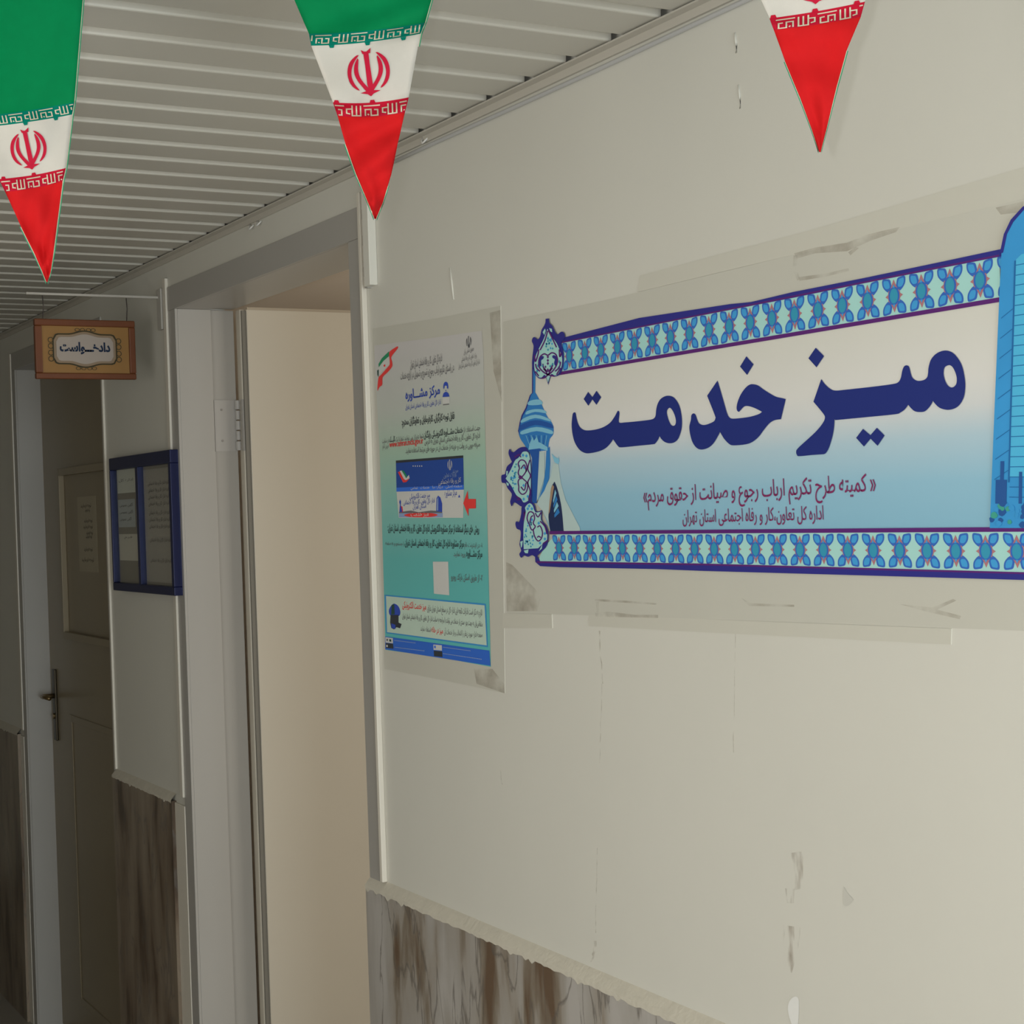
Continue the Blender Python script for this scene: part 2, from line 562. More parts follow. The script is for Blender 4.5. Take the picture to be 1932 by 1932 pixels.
# right jamb, left jamb (each with a face band and a stepped reveal) and the head
m.box(XR - 0.003, XR + 0.072, fy, 0.004, 0.0, ZH)
m.box(XR - 0.003, XR + 0.010, 0.004, FD, 0.0, ZH)
m.box(XL - 0.066, XL, fy, 0.004, 0.0, ZH)
m.box(XL - 0.02, XL, 0.004, 0.108, 0.0, ZH)
m.box(XL - 0.02, XL - 0.012, 0.108, FD, 0.0, ZH)
m.box(XL - 0.066, XR + 0.072, fy - 0.001, 0.004, ZH, ZH + 0.072)
m.box(XL, XR - 0.003, 0.004, 0.108, ZH, ZH + 0.01)
m.box(XL - 0.02, XR + 0.01, 0.108, FD, ZH + 0.004, ZH + 0.011)
m.build('door_frame', FRAMEP, D1, bevel=0.0015)
m = MB()
m.box(XR + 0.072, XR + 0.086, -0.013, 0.0, ZM + 0.022, ZH + 0.10)
m.box(XL - 0.092, XL - 0.066, -0.010, 0.0, ZM + 0.022, ZH + 0.10)
m.box(XL - 0.16, XL - 0.066, -0.006, 0.0, 0.0, ZM - 0.004)
m.build('frame_bead', BEAD, D1, bevel=0.002)
# leaf, opened square to the wall and hinged on the left jamb
lx, ly = XL + 0.014, FD + 0.006
m = MB()
m.box(lx - 0.024, lx + 0.022, ly + 0.018, ly + 1.18, 0.01, ZH + 0.0)
m.box(lx - 0.024, lx + 0.010, ly, ly + 0.018, 0.01, ZH + 0.0)
leaf = m.build('door_leaf', LEAFP, D1, bevel=0.002)
m = MB()
m.box(lx + 0.010, lx + 0.018, ly + 0.004, ly + 0.018, 0.01, ZH - 0.004)
m.build('edge_strip', mat('grey_strip', (0.20, 0.19, 0.165), 0.6), D1)  # narrow grey strip along the hinge edge of the leaf
m = MB()
m.box(lx + 0.008, lx + 0.023, ly + 0.02, ly + 1.18, ZH - 0.002, ZH + 0.006)
m.build('top_rail', mat('tan_edge', (0.45, 0.39, 0.31), 0.5), D1)
zh0, zh1 = W(430, 733)[2], W(430, 826)[2]
m = MB()
m.box(XL - 0.013, XL - 0.008, 0.112, FD - 0.004, zh1 - 0.02, zh0 + 0.0)      # plate on the frame
m.box(lx + 0.0, lx + 0.012, ly - 0.002, ly + 0.003, zh1 - 0.02, zh0)           # plate on the leaf
hinge = m.build('hinge', mat('painted_hinge', (0.43, 0.415, 0.395), 0.4), D1)
m = MB()
hz = (zh0 - zh1 + 0.02) / 5
for k in range(5):
    z0 = zh1 - 0.02 + k * hz
    m.tube([(XL - 0.002, FD - 0.001, z0 + 0.002), (XL - 0.002, FD - 0.001, z0 + hz - 0.002)], 0.009 if k % 2 == 0 else 0.0075, 12)
m.build('knuckle', mat('painted_hinge', (0.5, .5, .5)), hinge, smooth=False)
m = MB()
for zz in (zh0 - 0.03, zh1 + 0.012):
    m.tube([(XL - 0.009, 0.135, zz), (XL - 0.0065, 0.135, zz)], 0.0035, 10)
m.build('screw', STEEL, hinge)

# ------------------------------------------------------------------ far door
D2 = empty('door_2', ((X2L + X2R) / 2, 0, 0), 'far closed door with panelled olive leaf and brass handle', 'door', kind='structure')
m = MB()
m.box(X2L - 0.055, X2L, fy, 0.004, 0, ZH)
m.box(X2L - 0.010, X2L, 0.004, 0.16, 0, ZH)
m.box(X2R, X2R + 0.010, fy, 0.16, 0, ZH)
m.box(X2L - 0.055, X2R + 0.02, fy, 0.004, ZH, ZH + 0.07)
m.box(X2L, X2R, 0.004, 0.16, ZH, ZH + 0.01)
m.build('door_frame', FRAMEP, D2, bevel=0.0015)
m = MB()
m.box(X2R + 0.02, X2R + 0.034, -0.008, 0.0, ZM + 0.022, ZH)
m.box(X2L - 0.085, X2L - 0.055, -0.008, 0, ZM + 0.022, ZH + 0.07)
m.box(X2L - 0.12, X2L - 0.055, -0.006, 0, 0, ZM - 0.004)
m.build('frame_bead', BEAD, D2, bevel=0.002)
m = MB()
yl = 0.098
m.box(X2L + 0.001, X2R - 0.001, yl, yl + 0.045, 0.005, ZH - 0.002)
# raised moulding round the upper panel
pa, pb = W(121, 905, yl), W(205, 1185, yl)
px0, px1, pz0, pz1 = pa.x, X2R - 0.13, W(125, 1190, yl).z, W(118, 898, yl).z
for (x0, x1, z0, z1) in ((px0 - .028, px0, pz0 - .028, pz1 + .028), (px1, px1 + .028, pz0 - .028, pz1 + .028),
                         (px0, px1, pz0 - .028, pz0), (px0, px1, pz1, pz1 + .028)):
    m.box(x0, x1, yl - 0.022, yl, z0, z1)
qz1 = pz0 - 0.33
for (x0, x1, z0, z1) in ((px0 - .028, px0, 0.16, qz1), (px1, px1 + .028, 0.16, qz1), (px0, px1, 0.16, 0.188), (px0, px1, qz1 - .028, qz1)):
    m.box(x0, x1, yl - 0.004, yl, z0, z1)
leaf2 = m.build('door_leaf', DARKLEAF, D2, bevel=0.002)
hp = W(104, 1262, yl); hq = W(107, 1396, yl); hl = W(104, 1312, yl)
m = MB()
m.box(hp.x - 0.022, hp.x + 0.022, yl - 0.010, yl, hq.z, hp.z)
hand = m.build('handle_plate', mat('dark_bronze', (0.06, 0.05, 0.035), 0.35, 0.7), D2, bevel=0.004)
m = MB()
m.tube([(hp.x, yl - 0.006, hl.z), (hp.x, yl - 0.055, hl.z)], 0.010, 12)
m.tube([(hp.x - 0.006, yl - 0.055, hl.z), (hp.x + 0.05, yl - 0.060, hl.z + 0.004), (hp.x + 0.115, yl - 0.055, hl.z + 0.002)], 0.0085, 12)
m.build('lever', BRASS, hand, smooth=True)
m = MB()
m.tube([(hp.x, yl - 0.010, hq.z + 0.10), (hp.x, yl - 0.016, hq.z + 0.10)], 0.012, 14)
m.build('lock_cylinder', BRASS, hand)

# notice sheet on the far door
sheet = [(144, 936), (186, 930), (189, 1084), (148, 1078)]
n0 = W(146, 938, yl); n1 = W(186, 1080, yl)
nt_ = MB(); nt_.box(n0.x, n1.x, yl - 0.0014, yl - 0.0004, n1.z, n0.z)
ns = tag(nt_.build('notice_sheet', mat('dim_paper', (0.40, 0.36, 0.27), 0.7)), 'sheet of paper with a few lines of writing stuck to the far door', 'paper')
m = MB()
ww = n1.x - n0.x
for zz, a, c in ((0.86, 0.2, 0.75), (0.80, 0.42, 0.68), (0.66, 0.35, 0.8), (0.58, 0.3, 0.8), (0.50, 0.45, 0.8), (0.45, 0.42, 0.75), (0.28, 0.3, 0.75), (0.14, 0.15, 0.8)):
    v, f, tw = text2d(shape_rtl('توجه فرمایید'), 0)
    zc = n1.z + (n0.z - n1.z) * zz
    m.add([(n0.x + ww * (a + (c - a) * u), yl - 0.0018, zc + h * 0.02) for u, h in v], f)
m.build('writing', mat('dark_ink', (0.05, 0.05, 0.04), 0.6), ns)

# ------------------------------------------------------------------ notice board between the doors
yb = -0.030
bl = W(205, 868, yb).x; br = W(325, 1000, yb).x
bz1 = W(320, 848, yb).z; bz0 = W(326, 1124, yb).z
NB = empty('notice_board', ((bl + br) / 2, 0, bz0), 'blue-framed glass notice board on the wall between the two doors', 'notice board')
BLUE = mat('blue_aluminium', (0.007, 0.012, 0.065), 0.35, 0.2)
m = MB()
m.box(bl, br, yb, 0, bz1 - 0.040, bz1)
m.box(bl, br, yb, 0, bz0, bz0 + 0.026)
m.box(br - 0.022, br, yb, 0, bz0 + 0.026, bz1 - 0.040)
m.box(bl, bl + 0.012, yb, 0, bz0 + 0.026, bz1 - 0.040)
m.build('frame', BLUE, NB, bevel=0.002)
bmx = W(259, 1000, yb).x
m = MB(); m.box(bmx - 0.012, bmx + 0.012, yb + 0.003, -0.006, bz0 + 0.02, bz1 - 0.03)
m.build('divider', BLUE, NB, bevel=0.001)
m = MB(); m.box(bl + 0.005, br - 0.005, -0.008, -0.002, bz0 + 0.01, bz1 - 0.01)
m.build('backing', mat('board_felt', (0.36, 0.31, 0.27), 0.8), NB)
gl = bpy.data.materials.new('clear_glass')
gl.use_nodes = True
gnt = gl.node_tree
gnt.nodes.remove(gnt.nodes['Principled BSDF'])
gt = gnt.nodes.new('ShaderNodeBsdfTransparent')
gt.inputs[0].default_value = (0.93, 0.95, 0.94, 1)
gg = gnt.nodes.new('ShaderNodeBsdfGlossy')
gg.inputs['Roughness'].default_value = 0.03
gm = gnt.nodes.new('ShaderNodeMixShader')
gm.inputs[0].default_value = 0.11
gnt.links.new(gt.outputs[0], gm.inputs[1])
gnt.links.new(gg.outputs[0], gm.inputs[2])
gnt.links.new(gm.outputs[0], gnt.nodes['Material Output'].inputs[0])
for a, c, yy in ((bl + 0.008, bmx + 0.004, yb + 0.010), (bmx - 0.004, br - 0.01, yb + 0.014)):
    m = MB(); m.box(a, c, yy, yy + 0.003, bz0 + 0.015, bz1 - 0.02)
    m.build('glass_pane', gl, NB)


def paper(name, x0, x1, z0, z1, y, label, lines, rgb, body, em):
    mm = MB(); mm.box(x0, x1, y, y + 0.0006, z0, z1)
    o = tag(mm.build(name, mat(name + str(len(MATS)), rgb, 0.7)), label, 'paper')
    mm = MB()
    v, f, tw = text2d(shape_rtl(body), 0)
    for zz, a, c in lines:
        zc = z0 + (z1 - z0) * zz
        mm.add([(x0 + (x1 - x0) * (a + (c - a) * u), y - 0.0006, zc + h * em) for u, h in v], f)
    mm.build('writing', mat('grey_ink', (0.12, 0.10, 0.09), 0.6), o)
    return o


paper('notice_or_glare', bmx + 0.018, br - 0.028, bz0 + 0.035, bz1 - 0.05, -0.0095, 'typed notice sheet in the right half of the notice board',
      [(t, 0.15, 0.9) for t in (0.86, 0.80, 0.74, 0.68, 0.6, 0.54, 0.48, 0.36, 0.18)], (0.50, 0.44, 0.40), 'اطلاعیه اداره کار و رفاه اجتماعی', 0.016)
pz = lambda py: W(230, py, yb).z  # left half: pale sheets stand in for bright reflections on the glass
paper('notice_or_glare', bl + 0.02, bmx - 0.075, pz(930), pz(885), -0.0095, 'pale sheet standing in for a bright reflection at the top left of the notice board', [(0.5, 0.1, 0.9)], (0.85, 0.82, 0.76), 'اداره کل', 0.012)
paper('notice_or_glare', bl + 0.02, bmx - 0.085, pz(995), pz(942), -0.0095, 'grey-blue sheet standing in for a reflection in the middle of the left half of the notice board', [(0.75, 0.1, 0.9), (0.5, 0.1, 0.9), (0.25, 0.1, 0.8)], (0.60, 0.60, 0.62), 'آگهی عمومی', 0.012)
paper('notice_or_glare', bl + 0.02, bmx - 0.06, pz(1058), pz(1008), -0.0095, 'pale sheet standing in for a bright reflection low in the left half of the notice board', [(0.85, 0.3, 0.7)], (0.82, 0.74, 0.66), 'فرم', 0.010)

# ------------------------------------------------------------------ hanging sign on its bracket
xs = -4.952
BR = empty('sign_bracket', (xs, 0, 2.64), 'white metal bracket on the wall with a rod reaching out above the wooden sign', 'bracket')
WHITEM = mat('white_metal', (0.46, 0.44, 0.40), 0.4)
m = MB(); m.box(xs - 0.005, xs + 0.035, -0.012, 0, 2.64, 2.765)
m.build('wall_plate', WHITEM, BR, bevel=0.002)
m = MB(); m.box(xs + 0.003, xs + 0.011, -0.41, -0.011, 2.736, 2.743)
m.build('rod', WHITEM, BR, bevel=0.001)
SG = empty('hanging_sign', (xs, -0.235, 2.49), 'small wooden sign with white plaque and dark blue writing hanging over the corridor', 'sign')
WOOD = mat('reddish_wood', (0.135, 0.040, 0.012), 0.4, noise=(14, 0.25))
y0, y1, z0, z1 = -0.388, -0.086, 2.488, 2.666
m = MB()
m.box(xs - 0.012, xs + 0.008, y0, y0 + 0.021, z0 + 0.018, z1 - 0.020); m.box(xs - 0.012, xs + 0.008, y1 - 0.019, y1, z0 + 0.018, z1 - 0.020)
m.box(xs - 0.012, xs + 0.008, y0, y1, z0, z0 + 0.018); m.box(xs - 0.012, xs + 0.008, y0, y1, z1 - 0.020, z1)
m.build('frame', WOOD, SG, bevel=0.003)
m = MB(); m.box(xs - 0.010, xs, y0 + 0.01, y1 - 0.01, z0 + 0.01, z1 - 0.01)
m.build('panel', mat('honey_wood', (0.27, 0.14, 0.036), 0.45, noise=(9, 0.15)), SG)
cy, cz = (y0 + y1) / 2 - 0.002, (z0 + z1) / 2 + 0.001


def plaque(hw, hh, bulge, rc):
    pts = []
    top = []
    for i in range(25):
        u = -1 + 2 * i / 24
        bz = bulge * (0.5 + 0.5 * math.cos(math.pi * min(1, abs(u) / 0.55)))
        cut = max(0, (abs(u) - (1 - rc / hw)) / (rc / hw))
        top.append((u * hw, hh + bz - rc * (1 - math.sqrt(max(0, 1 - cut * cut)))))
    return top + [(a, -c) for a, c in reversed(top)]


def onsign(xx):
    return lambda a, c: (xx, cy + a, cz + c)


m = MB()
m.poly([plaque(0.097, 0.046, 0.010, 0.018), list(reversed(plaque(0.0935, 0.0425, 0.010, 0.016)))], onsign(xs + 0.0026), 0)
# scrolls round the plaque
def ring(mb, a, c, r, wd, fn, mi=0, asp=1.0, t0=0, t1=2 * math.pi):
    n = 14
    o_ = [(a + r * math.cos(t0 + (t1 - t0) * i / n), c + asp * r * math.sin(t0 + (t1 - t0) * i / n)) for i in range(n + 1)]
    i_ = [(a + (r - wd) * math.cos(t0 + (t1 - t0) * i / n), c + asp * (r - wd) * math.sin(t0 + (t1 - t0) * i / n)) for i in range(n + 1)]
    for k in range(n):
        mb.add([fn(*o_[k]), fn(*o_[k + 1]), fn(*i_[k + 1]), fn(*i_[k])], [(0, 1, 2, 3)], mi)
for sz in (1, -1):
    for a in (-0.022, -0.006, 0.012, 0.026):
        ring(m, a, sz * 0.0575, 0.0075, 0.0018, onsign(xs + 0.0024), 0, 0.7)
for sy in (1, -1):
    for c in (-0.03, -0.012, 0.008, 0.026):
        ring(m, sy * 0.102, c, 0.0085, 0.002, onsign(xs + 0.0024), 0, 1.0)
m.build('scroll_border', mat('dark_green_ink', (0.035, 0.035, 0.02), 0.6), SG)
m = MB(); m.poly([plaque(0.0925, 0.0415, 0.010, 0.016)], onsign(xs + 0.0012))
m.build('plaque_margin', mat('tan_plaque', (0.24, 0.175, 0.115), 0.5), SG)
m = MB(); m.poly([plaque(0.0855, 0.0355, 0.009, 0.014)], onsign(xs + 0.0020))
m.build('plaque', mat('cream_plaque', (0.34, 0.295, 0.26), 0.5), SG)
m = MB()
v, f, tw = text2d(shape_rtl('دادخـــواست'), 0.045)
m.add([(xs + 0.0028, cy - 0.076 + 0.152 * u, cz - 0.006 + h * 0.036) for u, h in v], f)
m.build('lettering', mat('dark_blue_ink', (0.006, 0.018, 0.05), 0.5), SG)
for yy in (-0.362, -0.110):
    m = MB(); m.tube([(xs + 0.003, yy, z1 - 0.003), (xs + 0.006, yy + 0.002, 2.702), (xs + 0.007, yy, 2.7345)], 0.0016, 8)
    m.build('hanging_chain', mat('dark_wire', (0.06, 0.05, 0.045), 0.5, 0.5), SG)

# ------------------------------------------------------------------ trunking beside the near doorway
tz0, tz1 = W(706, 540).z, ZC - 0.008
tx0, tx1 = W(697, 500).x + 0.002, W(712, 500).x
CT = empty('cable_trunking', ((tx0 + tx1) / 2, 0, tz0), 'short white vertical cable trunking on the wall above the poster, beside the door frame', 'trunking')
m = MB(); m.box(tx0 + 0.008, tx1, -0.020, 0, tz0, tz1)
m.build('cover', _white('trunking_plastic', 1.05), CT, bevel=0.002)
m = MB(); m.box(tx0 - 0.006, tx0 + 0.008, -0.012, 0, tz0 - 0.002, tz1)
back = m.build('back_channel', FRAMEP, CT)
m = MB()
for zz in (W(697, 405).z, W(697, 455).z, W(697, 515).z):
    m = MB(); m.box(tx0 + 0.000, tx0 + 0.0085, -0.016, 0, zz - 0.010, zz + 0.012)
    m.build('clip', mat('dark_clip', (0.10, 0.09, 0.08), 0.5), back)

# ------------------------------------------------------------------ banner
REFB = (176, 169, 153)
NAVY = mat('navy_ink', ink(36, 46, 108, (182, 176, 163)), 0.4)
BORD = mat('navy_border_ink', ink(46, 44, 112, REFB), 0.4)
PURP = mat('purple_ink', ink(84, 36, 96, REFB), 0.4)
PLUM = mat('plum_ink', ink(120, 42, 84, (178, 174, 163)), 0.4)
PALE = mat('pale_teal_ink', ink(152, 190, 176, REFB), 0.4)
MBLUE = mat('petal_blue_ink', ink(62, 138, 180, REFB), 0.4)
MDARK = mat('petal_edge_ink', ink(52, 92, 158, REFB), 0.4)
MTEAL = mat('motif_teal_ink', ink(52, 132, 152, REFB), 0.4)
MRED = mat('motif_red_ink', ink(160, 104, 104, REFB), 0.4)
SHEETM = mat('laminated_paper', tuple(a * k for a, k in zip(WA, (0.885, 0.885, 0.865))), 0.4, noise=(7, 0.035), bump=(14, 0.06, 0.002))
TAPEM = mat('clear_tape', tuple(a * k for a, k in zip(WA, (0.93, 0.925, 0.90))), 0.3)
DIRT = stain_mat('tape_dirt', (0.40, 0.34, 0.27), 30.0, 0.34, 0.72, 0.42, (0.8, 1, 1.0))

BN = empty('banner', W(1450, 1168), 'wide banner with large navy Persian lettering between tiled blue borders', 'banner')
m = MB()
m.slab([(950, 607), (1150, 565), (1500, 480), (1932, 375), (2400, 262), (2400, 1208), (1932, 1190), (1330, 1168), (957, 1156)], 0.0, 0.0010)
m.build('backing_sheet', SHEETM, BN)
m = MB()
for q in ([(1209, 520), (1540, 432), (1932, 316), (2400, 185), (2400, 262), (1932, 375), (1500, 480), (1204, 551)],
          [(950, 1157), (1042, 1159), (1043, 1185), (949, 1185)], [(1112, 1160), (1330, 1168), (1796, 1186), (1795, 1216), (1330, 1193), (1112, 1181)]):
    m = MB(); m.slab(q, 0.0, 0.0012); m.build('tape_strip', TAPEM, BN)
for q in ([(956, 1060), (968, 1066), (1010, 1110), (1022, 1126), (1015, 1153), (957, 1153)], [(1124, 1130), (1180, 1133), (1240, 1138), (1240, 1141), (1180, 1137), (1124, 1134)], [(1124, 1156), (1150, 1154), (1200, 1160), (1243, 1160), (1243, 1166), (1125, 1163)], [(1126, 1135), (1131, 1135), (1132, 1155), (1127, 1155)],
          [(1500, 478), (1540, 467), (1600, 458), (1640, 442), (1700, 428), (1692, 438), (1645, 454), (1600, 474), (1540, 478), (1505, 488)], [(1499, 482), (1507, 482), (1504, 505), (1511, 526), (1506, 530), (1497, 510)], [(1508, 523), (1560, 516), (1602, 506), (1604, 511), (1560, 522), (1510, 530)], [(1602, 476), (1616, 466), (1622, 468), (1606, 482)], [(1400, 1128), (1418, 1138), (1500, 1141), (1500, 1145), (1415, 1143)],
          [(1700, 1140), (1760, 1146), (1800, 1130), (1806, 1133), (1770, 1150), (1815, 1162), (1812, 1168), (1750, 1154)], [(1880, 392), (1932, 380), (1932, 400), (1890, 405)]):
    m = MB(); m.poly([q], onwall(-0.0016)); m.build('dirt_smear', DIRT, BN)

BG = ramp_mat('banner_blend', [(0.0, ink(122, 162, 174, REFB)), (0.22, ink(132, 168, 178, REFB)), (0.42, ink(160, 178, 180, REFB)), (0.56, ink(191, 188, 179, REFB)), (0.68, ink(199, 192, 179, REFB)), (1.0, ink(194, 187, 170, REFB))], W(1450, 1000).z, W(1450, 640).z)
m = MB()
yP = -0.0022
m.poly([[(1008, 706), (1068, 700), (1885, 566), (1893, 580), (1872, 1000), (1060, 1006), (1040, 1000), (1000, 900)]], onwall(yP))
m.build('print_panel', BG, BN)


def xz_poly(mb, pts, y, mi):
    mb.poly([pts], lambda a, c: (a, y, c), mi)


def motif(mb, cx, cz_, w_, h_, y):
    hw, hh = w_ / 2, h_ / 2
    for sx in (1, -1):
        for sz in (1, -1):
            def P(l):
                return [(cx + sx * a * hw, cz_ + sz * c * hh) for a, c in l]
            petal = smooth_loop([(0.08, 0.26), (0.20, 0.62), (0.30, 0.92), (0.55, 1.0), (0.92, 1.0), (0.94, 0.66), (0.74, 0.40), (0.45, 0.24)], 3)
            core = smooth_loop([(0.34, 0.50), (0.42, 0.84), (0.60, 0.90), (0.82, 0.90), (0.82, 0.66), (0.64, 0.46)], 3)
            xz_poly(mb, P(petal), y - 0.0003, 1)
            xz_poly(mb, P(core), y - 0.0005, 2)
    for sz in (1, -1):
        xz_poly(mb, [(cx + a * hw, cz_ + sz * c * hh) for a, c in ((-0.30, 0.38), (0, 0.92), (0.30, 0.38))], y - 0.0004, 3)
        xz_poly(mb, [(cx + a * hw, cz_ + sz * c * hh) for a, c in ((-0.10, 0.46), (0, 0.66), (0.10, 0.46))], y - 0.0009, 2)
    for sx in (1, -1):
        xz_poly(mb, [(cx + sx * a * hw, cz_ + c * hh) for a, c in ((0.25, -0.36), (0.46, -0.30), (0.50, -0.12), (0.72, 0), (0.50, 0.12), (0.46, 0.30), (0.25, 0.36))], y - 0.0004, 3)
    ell = [(cx + 0.46 * hw * math.cos(t), cz_ + 0.52 * hh * math.sin(t)) for t in [i * math.pi / 9 for i in range(18)]]
    xz_poly(mb, ell, y - 0.0006, 1)
    ell = [(cx + 0.33 * hw * math.cos(t), cz_ + 0.42 * hh * math.sin(t)) for t in [i * math.pi / 9 for i in range(18)]]
    xz_poly(mb, ell, y - 0.0008, 4)


BMATS = [PALE, MDARK, MBLUE, MRED, MTEAL, BORD, PURP]
MP_ = 0.0534
# upper border: navy line, plum line, tiles, plum line
m = MB()
xa, xb = W(1040, 690).x, W(1890, 530).x
yS = -0.0028
def band(mb, x0, x1, z0l, z0r, z1l, z1r, y, mi):
    mb.add([(x0, y, z0l), (x1, y, z0r), (x1, y, z1r), (x0, y, z1l)], [(0, 1, 2, 3)], mi)
tl, tr = W(1066, 704), W(1885, 566)
ul, ur = W(1066, 643), W(1885, 482)
zt, zu = (tl.z + tr.z) / 2, (ul.z + ur.z) / 2
band(m, xa, xb, zt, zt, zu, zu, yS, 0)
navy_top = [(1066, 637), (1209, 600), (1380, 574), (1420, 570), (1500, 551), (1632, 525), (1790, 492), (1893, 470)]
navy_bot = [(1893, 484), (1790, 504), (1632, 535), (1500, 562), (1380, 585), (1209, 618), (1066, 646)]
m.poly([navy_top + navy_bot], onwall(yS - 0.0006), 5)
band(m, xa, xb, zu - 0.0028, zu - 0.0028, zu - 0.0004, zu - 0.0004, yS - 0.0008, 6)
band(m, xa, xb, zt - 0.0028, zt - 0.0028, zt + 0.0032, zt + 0.0032, yS - 0.0007, 6)
cx_ = -2.578
while cx_ < xb + 0.035:
    motif(m, cx_, (zt + zu) / 2 + 0.0005, MP_ * 0.90, (zu - zt) * 0.86, yS)
    cx_ += MP_
m.build('tiled_border', BMATS, BN)
# lower border
m = MB()
xe = W(2400, 1040).x
l1, l2 = W(1040, 1006).z, W(1018, 1060).z
r1, r2 = W(1870, 998).z, W(1870, 1076).z
xl_, xr_ = W(1017, 1050).x, W(1870, 1000).x
za, zb = (l1 + r1) / 2, (l2 + r2) / 2
yS = -0.0030
m.poly([smooth_loop([(1018, 1058), (1030, 1032), (1050, 1010, 1), (1060, 1006, 1), (1870, 998, 1), (2400, 993, 1), (2400, 1096, 1), (1870, 1080, 1), (1040, 1062, 1), (1018, 1060, 1)], 3)], onwall(yS), 0)
m.poly([[(1012, 1042), (1020, 1054), (1022, 1059), (1330, 1065.5), (1832, 1078), (1932, 1081), (2400, 1095), (2400, 1110), (1932, 1094), (1832, 1091), (1330, 1077), (1240, 1073.5), (1060, 1070), (1022, 1068), (1013, 1060)]], onwall(yS - 0.0006), 5)
m.poly([[(1016, 1058.5), (1330, 1063), (1832, 1076.5), (2400, 1092), (2400, 1097), (1832, 1080), (1330, 1066.5), (1016, 1062)]], onwall(yS - 0.0008), 6)
band(m, W(1040, 1004).x, xe, za - 0.0028, za - 0.0028, za + 0.0032, za + 0.0032, yS - 0.0008, 6)
cx_ = -2.637
while cx_ < xe:
    motif(m, cx_, (za + zb) / 2 - 0.001, MP_ * 0.90, (za - zb) * 0.86, yS)
    cx_ += MP_
# half motif behind the corner scroll
m.build('tiled_border', BMATS, BN)

# main lettering, outlines followed on the banner
A = lambda l: zoomed(l, 1050, 620, 4.83)
B_ = lambda l: zoomed(l, 1180, 560, 6.0375)
C_ = lambda l: zoomed(l, 1450, 600, 4.0083)
word1 = A([(158, 800), (165, 772), (177, 763), (188, 772), (196, 815), (212, 870), (235, 905), (270, 925), (320, 927), (390, 915), (450, 893), (505, 855), (545, 800), (565, 762), (576, 748), (587, 762), (585, 800), (581, 845), (593, 858), (640, 855), (750, 845), (870, 830), (905, 815), (918, 790), (923, 740), (935, 690), (960, 645), (1000, 618), (1040, 612), (1080, 625), (1115, 665), (1140, 720), (1155, 800), (1158, 870), (1150, 930), (1125, 1000), (1090, 1035), (1045, 1045), (1000, 1032), (970, 1005), (953, 978, 1), (940, 1010), (915, 1045), (890, 1054), (750, 1068), (605, 1082), (575, 1070), (548, 1035), (530, 1008, 1), (505, 1045), (460, 1090), (400, 1118), (320, 1135), (270, 1132), (220, 1100), (180, 1035), (160, 960), (152, 880)])
hole1 = A([(1043, 722), (1062, 732), (1082, 765), (1098, 810), (1103, 850), (1095, 878), (1075, 886), (1055, 872), (1035, 830), (1022, 780), (1022, 745)])
dot1 = A([(302, 577), (341, 624), (378, 567), (421, 625), (378, 694), (341, 645), (304, 703), (262, 642)])
word2 = B_([(765, 1400), (770, 1350), (793, 1328), (818, 1345), (835, 1395), (855, 1438), (890, 1457), (930, 1458), (985, 1440), (1030, 1415), (1043, 1385), (1038, 1350), (950, 1127, 1), (1067, 955, 1), (1085, 1010), (1135, 1180), (1175, 1320), (1200, 1370), (1235, 1388), (1320, 1383), (1420, 1370), (1500, 1350), (1550, 1330), (1575, 1310, 1), (1530, 1285), (1460, 1255), (1400, 1243), (1365, 1255), (1325, 1298), (1310, 1310), (1292, 1295), (1286, 1255), (1300, 1190), (1335, 1110), (1385, 1040), (1430, 1003), (1470, 996), (1530, 1010), (1600, 1060), (1680, 1110), (1740, 1140), (1810, 1155), (1845, 1165, 1), (1830, 1230), (1790, 1395, 1), (1720, 1405), (1660, 1440), (1600, 1510), (1540, 1590), (1470, 1650), (1390, 1680), (1250, 1692), (1200, 1675), (1150, 1625), (1120, 1580), (1097, 1538, 1), (1070, 1590), (1020, 1670), (960, 1720), (885, 1740), (830, 1720), (785, 1660), (757, 1570), (747, 1480)])
dot2 = B_([(1397, 678), (1478, 770), (1405, 890), (1325, 795)])
word3 = C_([(222, 1010), (235, 985), (300, 925), (370, 860), (420, 800), (440, 755), (425, 720), (353, 633, 1), (412, 462, 1), (440, 500), (480, 535), (520, 549), (600, 542), (800, 520), (950, 500), (995, 485), (1015, 450), (1025, 400), (1038, 368), (1057, 358), (1077, 370), (1090, 420), (1105, 455), (1140, 475), (1185, 470), (1212, 450), (1220, 420), (1225, 370), (1245, 310), (1290, 265), (1350, 246), (1405, 262), (1450, 310), (1480, 370), (1497, 450), (1502, 520), (1490, 600), (1455, 660), (1410, 688), (1360, 694), (1310, 680), (1275, 650), (1257, 625, 1), (1240, 660), (1200, 703), (1160, 711), (1120, 705), (1090, 680), (1070, 655, 1), (1045, 690), (1010, 715), (970, 728), (750, 750), (520, 772, 1), (512, 765, 1), (508, 830), (495, 900), (470, 980), (447, 1020), (430, 1030, 1), (340, 1036), (245, 1045), (228, 1035)])
hole3 = C_([(1375, 357), (1400, 365), (1422, 400), (1437, 450), (1433, 500), (1405, 525), (1375, 515), (1350, 475), (1338, 420), (1345, 375)])
dot3 = C_([(370, 225), (433, 288), (376, 373), (315, 305)])
dot4 = C_([(728, 838), (784, 886), (833, 830), (891, 888), (838, 966), (785, 912), (735, 972), (676, 906)])
HALO = mat('cream_halo_ink', ink(196, 184, 158, REFB), 0.4)
m = MB()
hl_ = MB()


